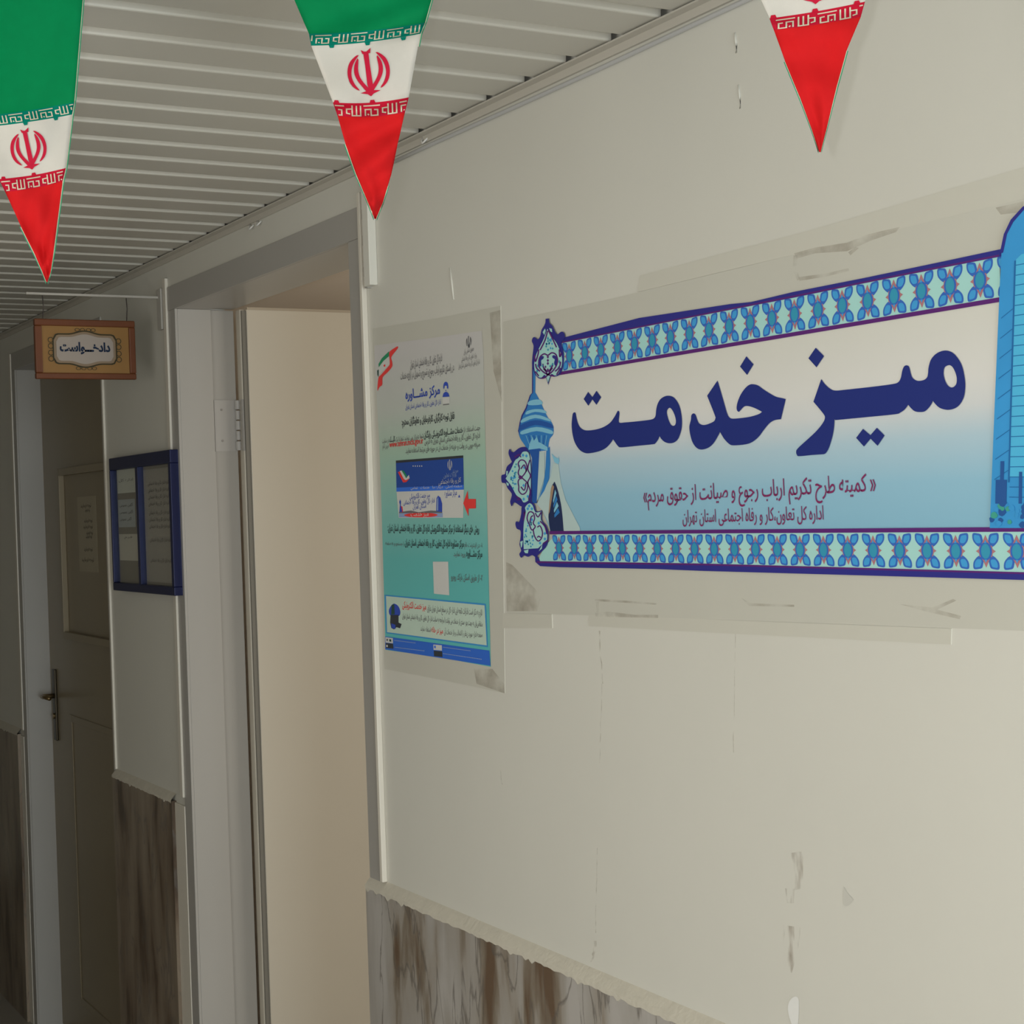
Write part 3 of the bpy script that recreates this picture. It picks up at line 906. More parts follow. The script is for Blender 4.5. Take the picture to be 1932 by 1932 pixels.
def grow(l, d):
    n = len(l)
    ar = sum(l[i][0] * l[(i + 1) % n][1] - l[(i + 1) % n][0] * l[i][1] for i in range(n))
    sg = 1 if ar > 0 else -1
    out = []
    for i in range(n):
        a, c = l[i - 1], l[(i + 1) % n]
        dx, dy = c[0] - a[0], c[1] - a[1]
        ln = math.hypot(dx, dy) or 1
        out.append((l[i][0] + sg * dy / ln * d, l[i][1] - sg * dx / ln * d))
    return out


for wd, ho in ((word1, hole1), (word2, None), (word3, hole3)):
    loops = [smooth_loop(wd, 4)]
    if ho:
        loops.append(list(reversed(smooth_loop(ho, 4))))
    m.poly(loops, onwall(-0.0034))
for d in (dot1, dot2, dot3, dot4):
    m.poly([[(q[0], q[1]) for q in d]], onwall(-0.0034))
m.build('lettering', NAVY, BN)
m = MB()
wall_text(m, '« کمیته طرح تکریم ارباب رجوع و صیانت از حقوق مردم»', (1217, 948), (1656, 926), 0.036, -0.0034, 0, 0.004)
wall_text(m, 'اداره کل تعاون،کار و رفاه اجتماعی استان تهران', (1291, 986), (1557, 980), 0.029, -0.0034, 0, 0.004)
m.build('small_lettering', PLUM, BN)

# printed tower on the left
TW = [mat('tower_blue', ink(48, 112, 165, REFB), 0.4), mat('tower_deep_blue', ink(36, 78, 140, REFB), 0.4), mat('tower_light', ink(120, 172, 186, REFB), 0.4),
      mat('tower_dark', ink(34, 44, 74, REFB), 0.4), mat('tower_ochre', ink(150, 122, 96, REFB), 0.4), BORD, mat('tower_pale', ink(168, 182, 172, REFB), 0.4)]
m = MB()
Z1 = lambda l: zoomed(l, 930, 570, 7.728)
Z2 = lambda l: zoomed(l, 930, 820, 7.728)
yT = -0.0030
m.poly([Z1([(592, 900), (606, 900), (606, 1320), (592, 1340)])], onwall(yT - .0003), 5)
m.poly([Z1([(606, 960), (642, 960), (636, 1320), (606, 1320)])], onwall(yT), 0)
m.poly([smooth_loop(Z1([(595, 1320, 1), (640, 1320, 1), (680, 1390), (720, 1470), (760, 1560), (820, 1680), (880, 1760), (905, 1850), (895, 1932)]) + Z2([(850, 60), (830, 150), (830, 230, 1), (540, 250, 1), (480, 150), (420, 60)]) + Z1([(390, 1880), (410, 1760), (440, 1650), (480, 1610), (530, 1460), (560, 1360)]), 3)], onwall(yT), 0)
m.poly([Z1([(595, 1325), (560, 1360), (500, 1540), (440, 1650), (410, 1760), (388, 1880), (415, 1932), (402, 1880), (425, 1765), (455, 1660), (515, 1550), (570, 1370)])], onwall(yT - .0004), 5)
for q, mi in (([(560, 1440), (700, 1420), (740, 1490), (540, 1500)], 2), ([(520, 1590), (640, 1560), (760, 1570), (800, 1620), (640, 1600), (505, 1640)], 2),
              ([(460, 1700), (640, 1640), (820, 1690), (860, 1740), (640, 1690), (440, 1760)], 2), ([(430, 1790), (640, 1720), (860, 1770), (890, 1840), (640, 1790), (420, 1870)], 1),
              ([(440, 1880), (660, 1820), (880, 1870), (880, 1925), (660, 1880), (450, 1930)], 2)):
    m.poly([smooth_loop(Z1(q), 3)], onwall(yT - .0005), mi)
for k in range(9):
    a = 500 + k * 38
    m.poly([Z2([(a, 10), (a + 8, 10), (a * 0.75 + 185, 150), (a * 0.75 + 179, 150)])], onwall(yT - .0005), 1 if k % 2 else 2)
m.poly([Z2([(560, 130), (600, 30), (620, 90), (665, 30), (690, 110), (720, 120), (820, 180), (820, 235), (700, 200), (540, 220)])], onwall(yT - .0006), 2)
m.poly([Z2([(540, 225), (720, 200), (700, 420), (660, 1000), (590, 1000), (590, 340)])], onwall(yT - .0002), 1)
m.poly([Z2([(700, 240), (775, 260), (775, 620), (690, 900), (660, 980)])], onwall(yT - .0003), 6)
m.poly([Z2([(800, 240), (850, 170), (856, 420), (840, 640), (770, 820), (700, 920), (760, 720), (790, 480)])], onwall(yT - .0003), 0)
m.poly([Z2([(660, 1010), (860, 620), (900, 420), (975, 430), (1010, 700), (1080, 950), (1290, 1360), (1290, 1415), (850, 1415), (840, 1300), (745, 1110)])], onwall(yT - .0001), 6)
m.poly([Z2([(875, 270), (920, 320), (975, 350), (980, 310), (990, 390), (975, 432), (920, 400)])], onwall(yT - .0003), 2)
m.poly([smooth_loop(Z2([(922, 685, 1), (960, 780), (1000, 940), (1030, 1120), (1055, 1412, 1), (858, 1412, 1), (832, 1200), (850, 1000), (870, 780)]), 3)], onwall(yT - .0004), 3)
m.poly([Z2([(895, 730), (915, 760), (880, 960), (850, 1130), (836, 1160), (850, 960), (872, 780)])], onwall(yT - .0006), 4)
for k in range(4):
    m.poly([Z2([(930 + k * 14, 800 + k * 90), (950 + k * 16, 850 + k * 95), (905 + k * 6, 1000 + k * 70), (900 + k * 6, 960 + k * 70)])], onwall(yT - .0006), 0 if k % 2 else 2)
m.build('tower_picture', TW, BN)

# printed office tower on the right
OB = [mat('office_blue', ink(52, 132, 178, REFB), 0.4, noise=(12, 0.12)), mat('office_light', ink(72, 160, 188, REFB), 0.4), mat('office_line', ink(30, 92, 140, REFB), 0.4),
      mat('office_deep', ink(34, 76, 128, REFB), 0.4), BORD, mat('office_green', ink(58, 140, 118, REFB), 0.4)]
m = MB()
yO = -0.0044
out = [(1872, 996, 1), (1884, 700), (1893, 500), (1896, 470), (1903, 440), (1915, 418), (1936, 395), (1990, 360), (2060, 340), (2060, 996, 1)]
m.poly([smooth_loop(out, 4)], onwall(yO), 0)
m.poly([[(1889, 474), (1893, 470), (1899, 442), (1912, 415), (1934, 391), (1990, 355), (1990, 361), (1937, 396), (1917, 419), (1905, 442), (1898, 476), (1896, 478)]], onwall(yO - .0004), 4)
m.poly([[(1922, 490), (1932, 480), (2060, 450), (2060, 900), (1908, 900), (1912, 760)]], onwall(yO - .0003), 1)
m.poly([[(1919, 492), (1922, 492), (1910, 910), (1907, 910)]], onwall(yO - .0006), 2)
for k in range(24):
    yy = 500 + k * 19
    m.poly([[(1922 - k * .55, yy), (2060, yy - 26 + k * 1.2), (2060, yy - 24.5 + k * 1.2), (1922 - k * .55, yy + 1.5)]], onwall(yO - .0005), 2)
for k in range(9):
    m.poly([[(1894 - k * 1.6, 600 + k * 38), (1916 - k * 1.0, 582 + k * 38), (1916 - k, 583.5 + k * 38), (1894 - k * 1.6, 601.5 + k * 38)]], onwall(yO - .0005), 2)
for a, c, y0_, y1_ in ((1884, 1905, 905, 950), (1893, 1900, 870, 905), (1928, 1934, 890, 950)):
    m.poly([[(a, y0_), (c, y0_), (c - 1, y1_), (a - 1, y1_)]], onwall(yO - .0006), 3)
for k in range(34):
    a, c = 1874 + random.random() * 170, 948 + random.random() * 42
    r = 4 + 4 * random.random()
    m.poly([[(a + r * math.cos(t) * (0.7 + .5 * random.random()), c + r * math.sin(t)) for t in [i * math.pi / 4 for i in range(8)]]], onwall(yO - .0005 - k * .00001), (5, 3, 0)[k % 3])
m.build('office_picture', OB, BN)

# cartouche scrolls on the left edge
ORN = [BORD, PALE, PURP, MTEAL, MBLUE]
m = MB()
yN = -0.0042


def strokes(mb, pts, wpx, y, mi):
    n = len(pts)
    L_, R_ = [], []
    for i in range(n):
        a, c = pts[max(0, i - 1)], pts[min(n - 1, i + 1)]
        dx, dy = c[0] - a[0], c[1] - a[1]
        ln = math.hypot(dx, dy) or 1
        nx, ny = -dy / ln * wpx / 2, dx / ln * wpx / 2
        L_.append((pts[i][0] + nx, pts[i][1] + ny)); R_.append((pts[i][0] - nx, pts[i][1] - ny))
    fn = onwall(y)
    for i in range(n - 1):
        mb.add([fn(*L_[i]), fn(*L_[i + 1]), fn(*R_[i + 1]), fn(*R_[i])], [(0, 1, 2, 3)], mi)


def open_smooth(pts, k=4):
    out = []
    n = len(pts)
    for i in range(n - 1):
        p0, p1, p2, p3 = pts[max(0, i - 1)], pts[i], pts[i + 1], pts[min(n - 1, i + 2)]
        for j in range(k):
            t = j / k
            out.append(tuple(0.5 * (2 * p1[c] + (p2[c] - p0[c]) * t + (2 * p0[c] - 5 * p1[c] + 4 * p2[c] - p3[c]) * t * t + (3 * p1[c] - p0[c] - 3 * p2[c] + p3[c]) * t ** 3) for c in (0, 1)))
    return out + [tuple(pts[-1][:2])]


# upper finial
m.poly([smooth_loop(Z1([(795, 245, 1), (845, 240, 1), (850, 300), (890, 340), (915, 390), (940, 440), (970, 470), (1010, 440), (1040, 432), (1070, 460), (1075, 525), (1030, 600), (1060, 740), (1060, 860), (1040, 980), (1000, 1060), (930, 1085), (880, 1070), (850, 1140), (834, 1210, 1), (815, 1140), (790, 1090), (740, 1118), (690, 1108), (640, 1050), (615, 980), (597, 900), (607, 760), (620, 640), (595, 570), (610, 520), (640, 512), (680, 545), (715, 500), (735, 410), (770, 350), (792, 300)]), 3)], onwall(yN), 0)
m.poly([smooth_loop(Z1([(826, 390, 1), (870, 480), (960, 600), (1010, 720), (1040, 820), (1030, 940), (980, 1050), (930, 1070), (880, 1050), (834, 1170, 1), (790, 1060), (740, 1100), (690, 1090), (650, 1030), (632, 930), (650, 800), (700, 680), (770, 540)]), 3)], onwall(yN - .0004), 1)
for q in ([(755, 440), (790, 385), (800, 420), (780, 480)], [(850, 380), (890, 390), (895, 440), (870, 430)]):
    m.poly([Z1(q)], onwall(yN - .0004), 1)
for l in ([(834, 1060), (770, 1020), (715, 960), (700, 880), (720, 800), (780, 755), (834, 775), (890, 740), (950, 765), (975, 850), (950, 940), (890, 1020), (834, 1060), (790, 1100), (740, 1112)],
          [(834, 1060), (880, 1070), (930, 1082)], [(770, 970), (805, 1010), (834, 1060), (870, 1000), (900, 960)], [(760, 900), (775, 960), (834, 1010), (890, 950), (905, 890)],
          [(640, 770), (652, 870), (690, 760), (700, 690)], [(1000, 690), (1008, 800), (1030, 740)], [(650, 1010), (700, 1080)], [(960, 1060), (1020, 960)], [(655, 900), (668, 960), (720, 1010)], [(1020, 870), (1000, 950), (940, 1010)], [(720, 700), (790, 560), (830, 420)], [(960, 660), (900, 530), (840, 410)]):
    strokes(m, open_smooth(Z1(l)), 2.6, yN - .0007, 2)
for q in ([(705, 900), (708, 830), (740, 790), (775, 795), (765, 830), (735, 850), (740, 910), (725, 940)], [(965, 890), (965, 810), (930, 775), (900, 785), (905, 815), (935, 835), (925, 890), (945, 930)]):
    m.poly([smooth_loop(Z1(q), 3)], onwall(yN - .0008), 0)
for c in (800, 850, 895):
    m.poly([Z1([(816, c), (834, c - 24), (852, c), (834, c + 24)])], onwall(yN - .0008), 2)
for a, c in ((800, 945), (870, 935), (834, 985), (755, 930), (905, 905)):
    m.poly([Z1([(a - 14, c), (a, c - 22), (a + 14, c), (a, c + 22)])], onwall(yN - .0008), 2 if c > 940 else 3)
for k in range(16):
    a, c = 760 + random.random() * 170, 540 + random.random() * 160
    if abs(a - 834) < (c - 430) * 0.45:
        m.poly([Z1([(a - 14, c), (a, c - 20), (a + 14, c), (a, c + 20)])], onwall(yN - .0006), 3 + k % 2)
for a, c in ((735, 830), (925, 800), (680, 1000), (990, 960), (834, 530), (760, 930), (900, 920), (690, 930), (1000, 870)):
    m.poly([Z1([(a - 16, c), (a, c - 30), (a + 16, c), (a, c + 30)])], onwall(yN - .0006), 3)
m.build('cartouche', ORN, BN)
m = MB()
# side cartouche
m.poly([smooth_loop(Z2([(520, 190), (460, 180), (400, 200), (330, 255), (290, 240), (283, 212), (262, 220), (255, 280), (285, 360), (300, 400), (235, 460), (210, 540), (200, 575), (155, 590), (148, 640), (160, 700), (210, 710), (240, 780), (300, 860), (290, 930), (278, 980), (300, 1045), (330, 990), (370, 1000), (450, 1050), (520, 1010), (590, 960), (590, 700), (590, 500), (575, 360), (550, 260)]), 3)], onwall(yN), 0)
m.poly([smooth_loop(Z2([(545, 260), (470, 250), (440, 290), (400, 340), (350, 380), (290, 510), (215, 640, 1), (300, 750), (370, 880), (440, 930), (480, 990), (560, 940), (580, 800), (582, 600), (575, 400)]), 3)], onwall(yN - .0004), 1)
for q in ([(225, 530), (250, 530), (240, 590), (222, 600)], [(222, 690), (262, 715), (255, 750), (235, 735)]):
    m.poly([Z2(q)], onwall(yN - .0004), 1)
for l in ([(420, 490), (400, 420), (440, 370), (500, 390), (530, 480), (500, 560), (440, 620), (400, 560), (420, 490)], [(410, 760), (410, 820), (460, 870), (520, 830), (540, 720), (490, 660), (440, 630), (400, 680), (410, 760)],
          [(570, 370), (540, 500), (580, 600), (540, 700), (575, 820), (550, 950)], [(350, 330), (410, 290), (440, 330)], [(370, 900), (430, 940), (380, 950)], [(440, 500), (490, 440), (520, 540)], [(440, 760), (490, 810), (515, 700)]):
    strokes(m, open_smooth(Z2(l)), 2.3, yN - .0007, 2)
m.poly([Z2([(400, 620), (435, 590), (470, 625), (440, 655)])], onwall(yN - .0008), 2)
for k in range(22):
    c = 420 + random.random() * 440
    a = 260 + abs(c - 640) * 0.42 + random.random() * 120
    if a < 395 or k % 4 == 0:
        m.poly([Z2([(a - 14, c), (a, c - 18), (a + 14, c), (a, c + 18)])], onwall(yN - .0006), 3 + k % 2)
for a, c in ((470, 300), (520, 310), (490, 480), (480, 740), (540, 900), (480, 940), (300, 630), (350, 620)):
    m.poly([Z2([(a - 20, c), (a, c - 26), (a + 20, c), (a, c + 26)])], onwall(yN - .0006), 4)
m.build('cartouche', ORN, BN)
m = MB()
# lower corner cartouche
m.poly([smooth_loop(Z2([(450, 1040), (520, 985), (590, 975), (640, 1040), (660, 1120), (745, 1100, 1), (740, 1240), (800, 1320), (835, 1420), (830, 1560), (800, 1640), (720, 1720), (650, 1780), (600, 1755), (540, 1780), (480, 1760), (440, 1795), (412, 1740), (440, 1690), (415, 1600), (430, 1500), (430, 1400), (375, 1370), (355, 1300), (370, 1262), (410, 1270), (440, 1150)]), 3)], onwall(yN - .0001), 0)
m.poly([smooth_loop(Z2([(500, 1060), (560, 1000), (610, 1030), (650, 1130), (735, 1120, 1), (730, 1240), (790, 1330), (820, 1430), (815, 1550), (760, 1590), (690, 1655, 1), (480, 1670, 1), (475, 1500), (480, 1300), (510, 1130)]), 3)], onwall(yN - .0005), 1)
for q in ([(428, 1560), (468, 1545), (455, 1630), (440, 1650)], [(480, 1690), (550, 1672), (540, 1730), (500, 1725)], [(700, 1700), (750, 1600), (745, 1660)]):
    m.poly([Z2(q)], onwall(yN - .0005), 1)
for l in ([(560, 1300), (530, 1220), (560, 1130), (620, 1140), (640, 1220), (620, 1290), (650, 1340), (600, 1390), (560, 1300)], [(620, 1390), (640, 1480), (690, 1550), (740, 1510), (755, 1420), (720, 1330), (680, 1350)],
          [(650, 1140), (690, 1200), (735, 1130)], [(720, 1260), (790, 1340), (820, 1450)], [(760, 1590), (830, 1540)], [(480, 1160), (500, 1130), (480, 1250)], [(570, 1280), (590, 1200), (620, 1180)], [(680, 1500), (700, 1480), (730, 1500)]):
    strokes(m, open_smooth(Z2(l)), 2.3, yN - .0008, 2)
for k in range(26):
    a, c = 490 + random.random() * 130, 1260 + random.random() * 390
    m.poly([Z2([(a - 12, c), (a, c - 18), (a + 12, c), (a, c + 18)])], onwall(yN - .0007), 3 + k % 2)
for a, c in ((560, 1040), (600, 1080), (540, 1080), (700, 1290), (790, 1440), (720, 1580), (790, 1520), (530, 1560), (600, 1240)):
    m.poly([Z2([(a - 20, c), (a, c - 26), (a + 20, c), (a, c + 26)])], onwall(yN - .0007), 4)
m.build('cartouche', ORN, BN)


# ------------------------------------------------------------------ emblem of four crescents and a sword (printed on flags, poster)
def emblem_loops():
    c0, c1, s = 925.0, 690.0, 260.0
    raw = [
        smooth_loop([(822, 478, 1), (770, 510), (720, 560), (690, 630), (683, 710), (700, 790), (740, 850), (800, 892, 1), (752, 830), (722, 760), (715, 690), (732, 610), (770, 540)], 3),
        smooth_loop([(815, 520, 1), (775, 590), (763, 680), (788, 760), (840, 840), (925, 950, 1), (918, 890), (855, 810), (812, 730), (800, 650), (808, 570)], 3),
        [(862, 425), (893, 450), (925, 452), (975, 415), (962, 462), (940, 468), (945, 600), (962, 830), (938, 958), (910, 830), (902, 600), (892, 470), (880, 468)],
        [(820, 926), (900, 908), (935, 890), (965, 905), (1050, 908), (968, 932), (936, 962), (900, 936)],
    ]
    raw.append([(2 * c0 + 12 - x, y - 14) for x, y in raw[0]])
    raw.append([(2 * c0 + 12 - x, y - 14) for x, y in raw[1]])
    return [[((x - c0) / s, (c1 - y) / s) for x, y in l] for l in raw]


EMB = emblem_loops()

# ------------------------------------------------------------------ poster
REFP = (152, 143, 126)
PS = empty('poster', W(820, 1240), 'tall narrow poster fading from white to teal, beside the door frame', 'poster')
m = MB()
m.slab([(703, 620), (822, 601), (945, 577), (949, 940), (953, 1308), (840, 1284), (726, 1262)], 0.0, 0.0008)
m.build('backing_sheet', SHEETM, PS)
m = MB()
m.poly([[(925, 590), (945, 585), (948, 760), (932, 700)]], onwall(-0.0012)); m.build('dirt_smear', DIRT, PS); m = MB(); m.poly([[(895, 1262), (930, 1262), (952, 1290), (953, 1308), (900, 1290)]], onwall(-0.0012))
m.build('dirt_smear', DIRT, PS)
PB = ramp_mat('poster_blend', [(0.0, ink(74, 140, 130, REFP)), (0.30, ink(78, 136, 124, REFP)), (0.50, ink(108, 143, 126, REFP)), (0.66, ink(132, 146, 122, REFP)), (0.80, ink(150, 146, 130, REFP)), (1.0, ink(156, 146, 134, REFP))], W(820, 1235).z, W(820, 640).z)
m = MB()
m.poly([[(707, 652), (820, 637), (910, 624), (913, 665), (916, 800), (921, 1000), (927, 1258), (830, 1240), (728.4, 1226), (725, 1100), (721, 960), (716.5, 833), (709.5, 709)]], onwall(-0.0014))
m.build('print_panel', PB, PS)
INKS = dict(black=mat('poster_black', ink(44, 44, 44, REFP), 0.5), red=mat('poster_red', ink(178, 48, 42, REFP), 0.5), blue=mat('poster_blue', ink(42, 58, 122, REFP), 0.5),
            navy=mat('poster_navy', ink(34, 56, 106, REFP), 0.5), mid=mat('poster_mid_blue', ink(46, 84, 150, REFP), 0.5), foot=mat('poster_foot_blue', ink(42, 78, 140, REFP), 0.5),
            white=mat('poster_white', ink(160, 152, 138, REFP), 0.5), green=mat('poster_green', ink(34, 104, 66, REFP), 0.5), box=mat('poster_box', ink(148, 156, 134, REFP), 0.5),
            grey=mat('poster_grey', ink(112, 122, 140, REFP), 0.5), line=mat('poster_line', ink(52, 108, 140, REFP), 0.5), dgreen=mat('poster_dark_green', ink(36, 56, 46, REFP), 0.5), soft=mat('poster_soft_ink', ink(86, 80, 76, REFP), 0.5))
IK = list(INKS); IM = [INKS[k] for k in IK]; I = {k: i for i, k in enumerate(IK)}
y1_ = -0.0019
P3 = lambda l: zoomed(l, 680, 600, 6.44)
P4 = lambda l: zoomed(l, 690, 840, 6.9)
P5 = lambda l: zoomed(l, 690, 1060, 6.9)


def PP(mb, q, col, dy=0.0, sm=0):
    mb.poly([smooth_loop(q, sm) if sm else [p[:2] for p in q]], onwall(y1_ - dy), I[col])


m = MB()
PP(m, P3([(460, 345), (465, 365), (440, 400), (385, 475), (395, 530), (395, 590), (340, 660), (280, 720), (275, 810), (240, 840), (218, 885), (220, 800), (232, 720), (260, 690), (330, 610), (365, 565), (365, 500), (360, 420), (400, 380)]), 'red', 0.0002, 3)
PP(m, P3([(355, 460), (365, 560), (300, 625), (235, 695), (232, 600), (290, 520)]), 'white')
PP(m, P3([(358, 405), (356, 465), (290, 522), (233, 600), (230, 560), (270, 490)]), 'green', 0.0003)
PP(m, P3([(213, 640), (232, 625), (229, 720), (216, 690)]), 'dgreen', 0.0003)
PP(m, P3([(290, 575), (310, 560), (315, 585), (300, 595)]), 'red', 0.0004)
m.build('ribbon_print', IM, PS)
m = MB()
ec, es = W(886, 645), (W(886, 634).z - W(886, 656).z) / 2
for l in EMB:
    m.poly([l], lambda a, c: (ec.x + a * es, y1_ - .0003, ec.z + c * es), I['black'])
m.build('emblem_print', IM, PS)
m = MB()                                   # helper figure beside the heading
PP(m, P3([(1018, 820), (1030, 785), (1050, 775), (1070, 790), (1078, 830), (1075, 860), (1062, 850), (1060, 825), (1035, 825), (1030, 850), (1020, 860)]), 'blue', 0.0002, 3)
PP(m, P3([(1008, 960), (1020, 915), (1040, 898), (1060, 898), (1080, 915), (1092, 955)]), 'blue', 0.0002)
PP(m, P3([(1040, 880), (1050, 876), (1058, 884), (1048, 888)]), 'blue', 0.0003)
PP(m, P3([(1010, 968), (1095, 962), (1095, 1035), (1012, 1042)]), 'white', 0.0002)
PP(m, P3([(1015, 1050), (1088, 1042), (1088, 1052), (1015, 1060)]), 'soft', 0.0003)
m.build('figure_print', IM, PS)
m = MB()                                   # website picture
PP(m, P4([(403, 205), (1280, 135), (1288, 578), (412, 605)]), 'navy', 0.0001)
PP(m, P4([(403, 200), (1280, 132), (1281, 165), (404, 232)]), 'black', 0.0002)
PP(m, P4([(411, 552), (1287, 516), (1288, 578), (412, 605)]), 'mid', 0.0002)
PP(m, P4([(412, 605), (1288, 578), (1280, 945), (440, 945)]), 'white', 0.0001)
PP(m, P4([(430, 350), (460, 340), (530, 450), (560, 420), (585, 430), (540, 480), (500, 485)]), 'red', 0.0004)
PP(m, P4([(455, 335), (480, 330), (540, 430), (575, 385), (585, 430), (535, 455), (510, 440)]), 'white', 0.0006)
PP(m, P4([(480, 322), (510, 335), (550, 400), (545, 425), (520, 400)]), 'green', 0.0005)
ec2, es2 = W(850.5, 877), 0.011
for l in EMB:
    m.poly([l], lambda a, c: (ec2.x + a * es2, y1_ - .0005, ec2.z + c * es2), I['white'])
for k in range(5):
    a = 625 + k * 28
    PP(m, P4([(a, 262), (a + 10, 262), (a + 10, 280), (a, 280)]), 'white', 0.0004)
PP(m, P4([(445, 870), (600, 850), (700, 872), (860, 850), (1008, 858), (1008, 882), (445, 885)]), 'soft', 0.0003)
PP(m, P4([(445, 885), (1015, 882), (1015, 938), (445, 938)]), 'grey', 0.0003)
PP(m, smooth_loop(P4([(510, 910), (580, 888), (720, 882), (880, 885), (950, 908), (880, 930), (720, 938), (580, 932)]), 3), 'red', 0.0005)
PP(m, P4([(930, 860), (935, 690), (955, 655), (985, 680), (1008, 760), (1008, 870)]), 'blue', 0.0005)
PP(m, P4([(940, 850), (945, 700), (958, 675), (958, 850)]), 'grey', 0.0007)
PP(m, P4([(448, 740), (460, 705), (472, 735), (468, 775), (490, 870), (450, 870), (458, 775)]), 'blue', 0.0005)
PP(m, P4([(470, 790), (490, 800), (498, 872), (465, 872)]), 'red', 0.0004)
PP(m, P4([(1040, 622), (1265, 610), (1258, 940), (1050, 940)]), 'white', 0.0003)
PP(m, P4([(1215, 680), (1230, 640), (1245, 680)]), 'blue', 0.0005)
for lf, rt_, em, txt, col in (((855, 893), (867, 890), 0.010, 'جمهوری اسلامی', 'grey'), ((839, 901), (863, 897.5), 0.012, 'وزارت تعاون', 'grey'), ((830, 914), (872, 909), 0.014, 'کار و رفاه اجتماعی', 'white'),
                              ((841, 936), (864, 934), 0.020, 'مرکز مشاوره', 'blue'), ((775, 941), (813, 938), 0.016, 'میز خدمت الکترونیکی', 'blue'), ((763, 952), (822, 948), 0.014, 'اداره کل تعاون، کار و رفاه اجتماعی', 'blue'), ((781, 960), (806, 958), 0.014, 'استان تهران', 'blue'),
                              ((777, 974), (811, 973), 0.014, 'میز خدمت', 'white'), ((777, 923), (874, 919), 0.008, 'صفحه اصلی   درباره ما   خدمات   تماس', 'white')):
    wall_text(m, txt, lf, rt_, em, y1_ - 0.0008, I[col])
m.build('website_print', IM, PS)
m = MB()
PP(m, [(876, 949.4), (884.2, 925.5), (885.4, 941.4), (899.7, 941.4), (899.7, 959), (886, 959.6), (885.7, 974)], 'red', 0.0005)
m.build('arrow_print', IM, PS)
m = MB()
PP(m, [(818.3, 1059.6), (847.2, 1059.6), (849.4, 1123), (820.4, 1120)], 'white', 0.0002)
m.build('blank_patch', IM, PS)
m = MB()                                   # boxed note and footer
PP(m, [(727, 1122), (918, 1139), (922, 1221), (730, 1194.5)], 'line', 0.0001)
PP(m, [(730, 1124.5), (916, 1142), (920, 1217.5), (732, 1192.5)], 'box', 0.0003)
PP(m, [(728.4, 1200.6), (924.8, 1227.4), (927, 1256), (728.4, 1225)], 'foot', 0.0002)
PP(m, smooth_loop(P5([(370, 545), (430, 570), (462, 640), (450, 700), (380, 720), (325, 690), (315, 620)]), 3), 'blue', 0.0004)
PP(m, P5([(350, 560), (385, 550), (390, 680), (345, 690)]), 'dgreen', 0.0006)
PP(m, P5([(335, 690), (440, 690), (440, 790), (480, 810), (460, 865), (415, 850), (380, 880), (345, 860), (330, 790)]), 'black', 0.0005)
PP(m, P5([(345, 800), (400, 820), (400, 875), (350, 860)]), 'blue', 0.0006)
for q, c in ((((270, 980), (365, 992), (367, 1060), (272, 1050)), 'white'), (((272, 1055), (368, 1066), (372, 1130), (274, 1122)), 'black'), (((893, 1075), (1003, 1085), (1005, 1155), (896, 1145)), 'white'), (((898, 1155), (1008, 1165), (1012, 1238), (902, 1228)), 'black')):
    PP(m, P5(list(q)), c, 0.0004)
PP(m, P5([(285, 1000), (300, 1002), (300, 1030), (285, 1028)]), 'black', 0.0006); PP(m, P5([(320, 1005), (345, 1010), (345, 1040), (320, 1035)]), 'dgreen', 0.0006)
PP(m, P5([(280, 1080), (300, 1082), (300, 1108), (280, 1106)]), 'white', 0.0006); PP(m, P5([(905, 1090), (925, 1092), (925, 1125), (905, 1122)]), 'mid', 0.0006)
m.build('footer_print', IM, PS)
m = MB()
